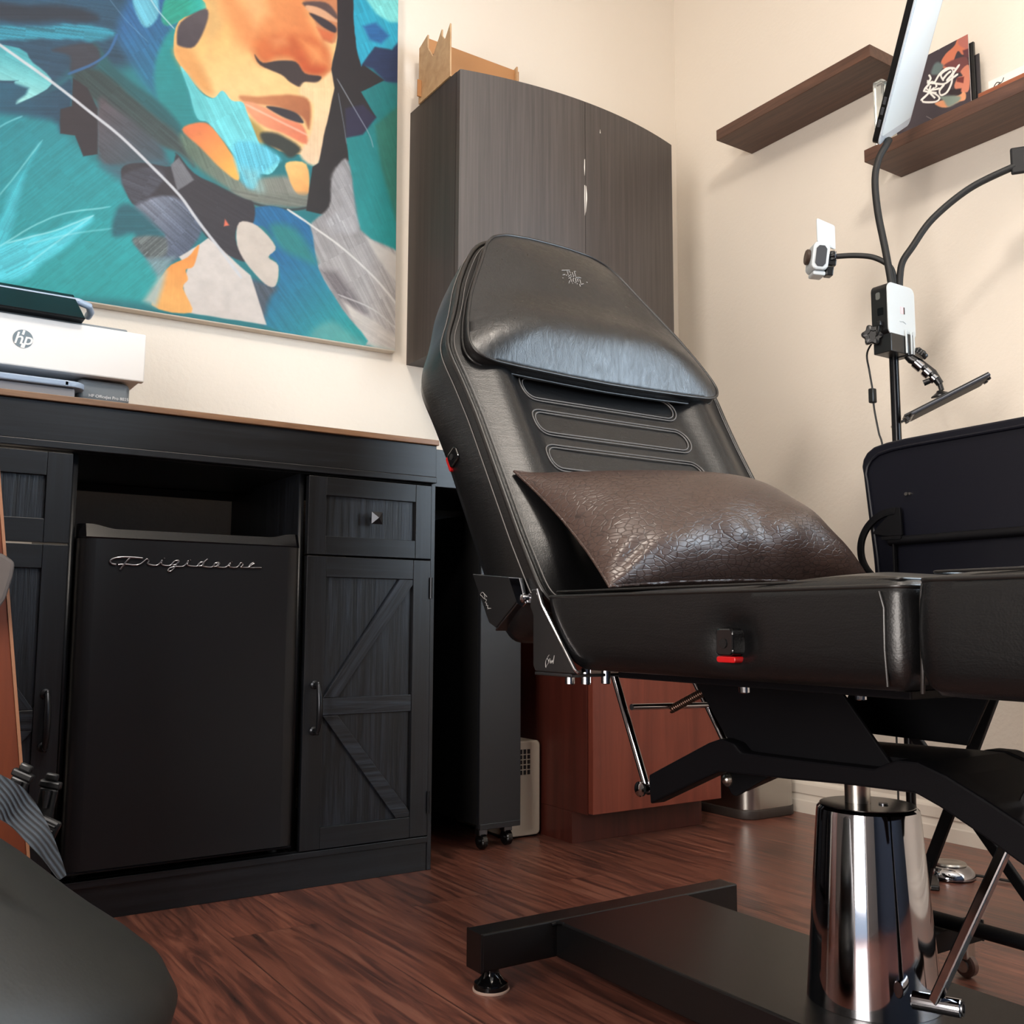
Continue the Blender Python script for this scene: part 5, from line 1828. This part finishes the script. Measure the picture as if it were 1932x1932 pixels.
# tablet: thin slab seen almost edge-on
tb_o = Vector((2.121, 1.440, 1.0725))
ex = (Vector((2.222, 1.299, 1.155)) - tb_o)
TL = ex.length
ex.normalize()
ey = (vdir * 0.98 + Vector((0, 0, 0.10)))
ey = (ey - ex * ey.dot(ex)).normalized()
ez = ex.cross(ey)
if ez.z < 0:
    ez = -ez
Mt = M3(tb_o, ex, ey, ez)
tab = thing('tablet', 'thin black tablet clipped under the arm of the lamp stand', 'tablet', tuple(tb_o))
bm = B()
box(bm, (0, -0.06, 0), (TL, 0.10, 0.0075), 0.0025, M=Mt)
tbody = obj('tablet_body', bm, mat('dark_aluminium', (74, 78, 86), 0.3, 0.7), tab)
bm = B()
box(bm, (0.006, -0.054, -0.0006), (TL - 0.006, 0.094, 0.0004), 0.0002, M=Mt)
obj('screen', bm, mat('dark_screen', (16, 18, 22), 0.5, spec=0.1), tab)
bm = B()
box(bm, (-0.012, -0.03, 0.0078), (TL + 0.004, 0.06, 0.013), 0.001, M=Mt)
for a in (-0.012, TL - 0.004):
    box(bm, (a, -0.022, -0.004), (a + 0.008, 0.0, 0.013), 0.001, M=Mt)
    box(bm, (a, 0.03, -0.004), (a + 0.008, 0.052, 0.013), 0.001, M=Mt)
obj('holder_clip', bm, M_bplastic, tab)
bm = B()
box(bm, (-0.046, 0.020, 0.002), (-0.010, 0.044, 0.007), 0.001, M=Mt)
obj('holder_lip', bm, M_bplastic, tab)

# ================================================================== small action camera on the left gooseneck
cmr = thing('compact_camera', 'small white camera with flipped up screen on the left gooseneck', 'camera', (2.004, 1.604, 1.457))
cc = Vector((2.001, 1.607, 1.497))
# camera looks away to the left: its own axes
cxa = Vector((-0.70, 0.50, 0.10)).normalized()        # lens direction
cza = Vector((-0.10, -0.05, 1)).normalized()
cza = (cza - cxa * cza.dot(cxa)).normalized()
cya = cza.cross(cxa)
Mc = M3(cc, cxa * 1.32, cya * 1.32, cza * 1.32)


def loc_obj(name, fn, m, parent, label=None):
    bm = B()
    fn(bm)
    bmesh.ops.transform(bm, matrix=Mc, verts=bm.verts)
    return obj(name, bm, m, parent, 40, label)


body = loc_obj('camera_body', lambda b: prism(b, rrect(-0.016, 0.016, -0.024, 0.030, 0.010, 5), 'y', -0.026, 0.026, 0.003), M_wplastic, cmr)
loc_obj('side_grip', lambda b: prism(b, [(-0.010, -0.012), (-0.005, -0.018), (0.005, -0.018), (0.010, -0.012), (0.010, 0.016), (0.005, 0.022), (-0.005, 0.022), (-0.010, 0.016)], 'y', 0.0255, 0.028, 0.0006), mat('charcoal_grip', (52, 54, 58), 0.5), body)
loc_obj('side_grip', lambda b: prism(b, [(-0.010, -0.012), (-0.005, -0.018), (0.005, -0.018), (0.010, -0.012), (0.010, 0.016), (0.005, 0.022), (-0.005, 0.022), (-0.010, 0.016)], 'y', -0.028, -0.0255, 0.0006), mat('charcoal_grip', (52, 54, 58), 0.5), body)
loc_obj('lens', lambda b: cyl(b, (0.0155, 0.0, 0.004), (0.024, 0.0, 0.004), 0.015, 28, 0.002), mat('brown_lens_ring', (62, 48, 40), 0.35), body)
loc_obj('bottom_plate', lambda b: box(b, (-0.014, -0.020, -0.033), (0.010, 0.020, -0.0245), 0.003), M_wplastic, body)
loc_obj('clamp_arm', lambda b: (box(b, (-0.034, -0.012, -0.010), (-0.0165, 0.012, 0.012), 0.002), box(b, (-0.030, -0.010, -0.030), (-0.016, 0.014, -0.012), 0.002)), M_bplastic, cmr)
bm = B()
star_knob(bm, (2.020, 1.582, 1.503), (0.56, -0.82, 0), 0.0125, 0.012, 8)
obj('clamp_knob', bm, M_bplastic, cmr)
bm = B()
lathe(bm, [(0.006, 0), (0.011, 0), (0.012, 0.002), (0.011, 0.004), (0.006, 0.004)], (2.0268, 1.5722, 1.503), (0.56, -0.82, 0), 28)
obj('chrome_ring', bm, M_chrome, cmr)
# flip screen facing the window side
ex_ = (hdir * 0.78 + vdir * 0.45 + Vector((0, 0, -0.33))).normalized()
ez_ = ex_.cross(Vector((0, 0, 1))).normalized()
Msn = M3((2.0165, 1.5905, 1.563), ex_, (0, 0, 1), ez_)
bm = B()
prism(bm, rrect(-0.026, 0.026, -0.030, 0.034, 0.005, 4), 'z', -0.002, 0.002, 0.0008)
bmesh.ops.transform(bm, matrix=Msn, verts=bm.verts)
obj('flip_screen', bm, M_wplastic, cmr)

# ================================================================== folding work table right of the chair
TX = 1.600
M_navy = mat('black_table_underside', (8, 9, 19), 0.42, spec=0.3)
ft_ = thing('folding_table', 'black folding table with its top flipped upright right of the chair', 'table', (1.58, 0.85, 0))
outl = []
bl = [(1.172, 0.60), (1.178, 0.70), (1.194, 0.86), (1.1965, 0.874), (1.193, 0.888), (1.184, 0.900), (1.168, 0.909), (1.14, 0.9135), (1.10, 0.9155)]
outl = bl + [(0.30, 0.925), (0.30, 0.56), (1.165, 0.56)]
bm = B()
prism(bm, outl, 'x', TX, TX + 0.022, 0.004)
tp = obj('table_top', bm, M_navy, ft_)
bm = B()
tube(bm, [(TX - 0.002, y - (0.012 if y > 0.5 else 0), z - (0.016 if z > 0.7 else 0)) for y, z in bl] + [(TX - 0.002, 0.30, 0.908)], 0.0035, 8)
obj('moulded_rim', bm, M_navy, tp)
bm = B()
tube(bm, [(TX - 0.014, 1.130, 0.7255), (TX - 0.014, 0.30, 0.7265)], 0.0085, 14)
obj('support_tube', bm, M_steel, ft_)
bm = B()
cyl(bm, (TX - 0.006, 1.099, 0.811), (TX + 0.001, 1.099, 0.811), 0.0032, 12)
cyl(bm, (TX - 0.005, 1.092, 0.811), (TX + 0.001, 1.092, 0.811), 0.0022, 12)
obj('screw', bm, M_chromeb, tp)
# curved folding bracket
xb = TX - 0.016
arc = [(1.112, 0.787), (1.135, 0.785), (1.158, 0.777), (1.180, 0.760), (1.194, 0.738), (1.199, 0.715), (1.196, 0.692), (1.186, 0.672), (1.170, 0.655)]
bm = B()
P2 = smooth_path([(0, y, z) for y, z in arc], 5)
cen = Vector((0, 1.128, 0.715))
L_, R_ = [], []
for p in P2:
    d_ = (p - cen).normalized()
    L_.append((p.y, p.z))
    R_.append((p.y - d_.y * 0.013, p.z - d_.z * 0.013))
prism(bm, L_ + R_[::-1], 'x', xb - 0.003, xb + 0.003, 0.0008)
fb = obj('folding_bracket', bm, M_steel, ft_)
bm = B()
prism(bm, [(1.165, 0.742), (1.150, 0.757), (1.112, 0.787), (1.104, 0.786), (1.102, 0.735), (1.135, 0.735)], 'x', xb - 0.002, xb + 0.003, 0.0008)
prism(bm, rrect(1.100, 1.142, 0.728, 0.734, 0.002, 3), 'x', xb - 0.008, xb + 0.004)
obj('bracket_plate', bm, M_steel, fb)
bm = B()
box(bm, (xb - 0.004, 1.118, 0.56), (xb + 0.004, 1.122, 0.731), 0.001)
obj('upright_rod', bm, M_steel, ft_)
# legs
def bar2(y0, z0, y1, z1, w, x0, x1, name):
    a, b = Vector((0, y0, z0)), Vector((0, y1, z1))
    d_ = (b - a)
    L = d_.length
    d_.normalize()
    s_ = Vector((0, -d_.z, d_.y))
    bm = B()
    box(bm, (x0, -w / 2, 0), (x1, w / 2, L), 0.002, M=M3((0, y0, z0), (1, 0, 0), s_, d_))
    return obj(name, bm, M_steel, ft_)


bar2(1.062, 0.165, 0.808, 0.74, 0.020, 1.560, 1.570, 'leg')
bar2(0.783, 0.006, 1.154, 0.455, 0.018, 1.574, 1.584, 'leg')
bar2(1.090, 0.045, 1.060, 0.172, 0.012, 1.559, 1.571, 'leg_foot')
bm = B()
for y, z in ((1.066, 0.146), (1.070, 0.126)):
    cyl(bm, (1.552, y, z), (1.572, y, z), 0.005, 12)
obj('leg_bolt', bm, M_chromeb, ft_)
bm = B()
box(bm, (1.30, 0.978, 0.060), (1.578, 1.006, 0.092), 0.002)
fbm = obj('foot_beam', bm, M_steel, ft_)
bm = B()
box(bm, (1.5785, 0.9775, 0.059), (1.5825, 1.0065, 0.093), 0.001)
obj('end_cap', bm, M_bplastic, fbm)
bm = B()
tube(bm, [(1.485, 1.10, 0.1045), (1.485, 0.30, 0.1045)], 0.0115, 16)
obj('stretcher', bm, M_steel, ft_)
bm = B()
box(bm, (1.30, 0.34, 0.060), (1.578, 0.368, 0.092), 0.002)
obj('foot_beam', bm, M_steel, ft_)
for x, y in ((1.563, 1.000), (1.563, 0.35), (1.315, 0.99), (1.315, 0.354)):
    bm = B()
    cyl(bm, (x - 0.008, y, 0.019), (x + 0.008, y, 0.019), 0.0188, 24, 0.003)
    cw = obj('caster', bm, mat('brown_caster', (92, 66, 58), 0.35), ft_)
    bm = B()
    box(bm, (x - 0.0125, y - 0.010, 0.030), (x + 0.0125, y + 0.010, 0.0598), 0.003)
    cyl(bm, (x - 0.0125, y, 0.019), (x - 0.0085, y, 0.019), 0.010, 14)
    cyl(bm, (x + 0.0085, y, 0.019), (x + 0.0125, y, 0.019), 0.010, 14)
    obj('caster_fork', bm, M_chromeb, cw)
# small latch hanging by the leg
bm = B()
lathe(bm, [(0, -0.006), (0.016, -0.006), (0.016, 0.006), (0, 0.006)], (1.553, 1.074, 0.098), (1, 0, 0), 20)
tube(bm, [(1.553, 1.074, 0.098), (1.553, 1.056, 0.080)], 0.004, 8)
obj('latch', bm, M_bplastic, ft_)

# ================================================================== foot pedal
fp_ = thing('foot_pedal', 'round chrome foot pedal on the floor near the right baseboard', 'pedal', (2.130, 1.393, 0))
bm = B()
lathe(bm, [(0, 0), (0.050, 0), (0.0545, 0.003), (0.0545, 0.009), (0.051, 0.017), (0.043, 0.025), (0.036, 0.0285), (0, 0.0285)], (2.130, 1.393, 0), (0, 0, 1), 64)
obj('pedal_body', bm, M_chrome, fp_)
bm = B()
lathe(bm, [(0, 0.0288), (0.035, 0.0288), (0.036, 0.031), (0.034, 0.0345), (0.022, 0.0365), (0.018, 0.0350), (0, 0.0350)], (2.130, 1.393, 0), (0, 0, 1), 48)
obj('pedal_button', bm, M_chromeb, fp_)
bm = B()
tube(bm, smooth_path([(2.165, 1.352, 0.008), (2.185, 1.32, 0.006), (2.20, 1.27, 0.004), (2.205, 1.20, 0.0035), (2.23, 1.12, 0.0035), (2.23, 1.0, 0.0035), (2.20, 0.7, 0.0035)], 6), 0.003, 8)
obj('pedal_cord', bm, M_rubber, fp_)

# ================================================================== black bag in the foreground, webbing strap
M_bag = leather('black_bag_leather', (27, 27, 24), 0.5, 260, 0.08)
bagc = Vector((-0.120, 1.03, 0.0))
bag = thing('leather_bag', 'black leather bag with a ribbed grey strap on the floor at left', 'bag', (-0.045, 1.03, 0))
bm = B()
NU, NV = 96, 48
rows = []
for j in range(NV + 1):
    ph = math.pi * j / NV - math.pi / 2
    row = []
    for i in range(NU):
        th = 2 * math.pi * i / NU

        def pw(c, e):
            return math.copysign(abs(c) ** e, c)
        sz = math.sin(ph)
        x = 0.432 * pw(math.cos(ph), 1.12) * pw(math.cos(th), 0.95)
        y = 0.30 * math.cos(ph) * pw(math.sin(th), 0.9)
        z = 0.405 * pw(sz, 1.05) + 0.06 if sz > 0 else 0.06 + 0.06 * pw(sz, 0.6)
        fold = 0.022 * math.sin(34 * z + 7 * x + 3 * math.sin(5 * x)) * math.exp(-((z - 0.2) / 0.12) ** 2)
        k = 1 + fold / 0.3
        row.append(bm.verts.new(bagc + Vector((x * k, y * k, max(0.0015, z)))))
    rows.append(row)
for a, b in zip(rows, rows[1:]):
    for i in range(NU):
        bm.faces.new((a[i], a[(i + 1) % NU], b[(i + 1) % NU], b[i]))
bmesh.ops.remove_doubles(bm, verts=bm.verts, dist=1e-5)
obj('bag_body', bm, M_bag, bag, 70)
M_web = mat('ribbed_grey_webbing', (74, 80, 86), 0.7)
tc = nn(M_web, 'ShaderNodeTexCoord')
wv = nn(M_web, 'ShaderNodeTexWave', wave_type='BANDS', bands_direction='DIAGONAL')
wv.inputs['Scale'].default_value = 105.0
wv.inputs['Distortion'].default_value = 0.6
lk(M_web, tc, 'Object', wv, 'Vector')
rw = ramp(M_web, [(0.15, (30, 33, 36)), (0.7, (58, 63, 68))])
lk(M_web, wv, 'Fac', rw, 'Fac')
lk(M_web, rw, 'Color', bsdf(M_web), 'Base Color')
bump(M_web, wv, 'Fac', 0.8, 0.002)
sp_ = smooth_path([(-0.10, 0.86, 0.452), (0.00, 0.87, 0.462), (0.060, 0.88, 0.456), (0.106, 0.89, 0.436), (0.124, 0.90, 0.422), (0.139, 0.90, 0.401), (0.150, 0.905, 0.383), (0.160, 0.91, 0.364)], 8)
N_ = len(sp_)
ws, ns_ = [], []
for i, p in enumerate(sp_):
    t = i / (N_ - 1)
    tt = (sp_[min(i + 1, N_ - 1)] - sp_[max(0, i - 1)]).normalized()
    wv_ = Vector((-tt.z, 0.25, tt.x)).normalized()
    ws.append(wv_ * (0.0185 * (1 - 0.84 * max(0, (t - 0.30) / 0.70))))
    ns_.append(tt.cross(wv_))
bm = B()
ribbon(bm, sp_, ws, ns_, 0.003)
obj('strap', bm, M_web, bag, 40, 'ribbed grey webbing strap')


def buckle(c, tilt, name='strap_buckle'):
    Mb = M3(c, hdir0, Vector((0, 0, 1)), Vector((-hdir0.y, hdir0.x, 0))) @ Matrix.Rotation(tilt, 4, 'Z')
    bm = B()
    box(bm, (-0.012, -0.002, -0.004), (0.012, 0.006, 0.004), 0.002, M=Mb)
    box(bm, (-0.007, 0.006, -0.003), (0.007, 0.014, 0.003), 0.002, M=Mb)
    box(bm, (-0.010, -0.046, -0.003), (0.010, -0.002, 0.002), 0.002, M=Mb)
    tube(bm, [Mb @ Vector((0, -0.004, -0.005)), Mb @ Vector((0.002, -0.022, -0.006))], [0.0045, 0.0025], 10)
    return obj(name, bm, M_bplastic, bag)


hdir0 = Vector((0.833, -0.554, 0)).normalized()
bk = buckle(Vector((0.194, 1.20, 0.395)), math.radians(-10))
buckle(Vector((0.163, 1.18, 0.410)), math.radians(-22))
bm = B()
Mb = M3(Vector((0.190, 1.20, 0.352)), hdir0, Vector((0, 0, 1)), Vector((-hdir0.y, hdir0.x, 0))) @ Matrix.Rotation(math.radians(-24), 4, 'Z')
box(bm, (-0.016, -0.012, -0.004), (0.016, 0.012, 0.004), 0.003, M=Mb)
for k in range(4):
    box(bm, (-0.013, -0.010 + 0.005 * k, -0.0065), (0.013, -0.0075 + 0.005 * k, -0.004), 0.0008, M=Mb)
obj('strap_slider', bm, M_bplastic, bag)

# ================================================================== wooden board at the far left edge
M_cherry = grain_mat('orange_brown_wood', (78, 33, 14), (100, 46, 22), (30, 30, 2.0), 0.42, 0.05, 0.0004, 4, 0.3, 0.7)
wb = thing('wood_board', 'orange-brown wooden board leaning at the far left edge of the photo', 'board', (0.05, 1.72, 0))
bm = B()
prism(bm, [(0.274, 0.0), (0.137, 1.10), (-0.25, 1.10), (-0.25, 0.0)], 'y', 1.702, 1.722)
obj('board', bm, M_cherry, wb, 0)
bm = B()
prism(bm, [(0.279, 0.0), (0.142, 1.10), (0.1375, 1.10), (0.2745, 0.0)], 'y', 1.700, 1.724)
obj('edge_band', bm, mat('pale_wood_edge', (128, 86, 60), 0.5), wb, 0, 'paler edge strip')
bm = B()
prism(bm, [(0.186, 0.674), (0.203, 0.662), (0.201, 0.640), (0.193, 0.606), (0.175, 0.575), (0.05, 0.50), (0.05, 0.70), (0.13, 0.69)], 'y', 1.660, 1.698, 0.006)
tag(obj('fabric_strap', bm, mat('grey_fabric_strap', (74, 66, 62), 0.8)), 'dark grey fabric strap draped across the wooden board at far left', 'strap')

# ================================================================== ceiling lamp (out of view, lights the room)
cl = thing('ceiling_lamp', 'small white ceiling lamp above the room', 'lamp', (0.8, 0.6, H - 0.06))
bm = B()
lathe(bm, [(0, 0), (0.03, 0.0), (0.10, 0.03), (0.10, 0.0595), (0, 0.0595)], (0.8, 0.6, H - 0.06), (0, 0, 1), 32)
obj('lamp_housing', bm, M_trim, cl)
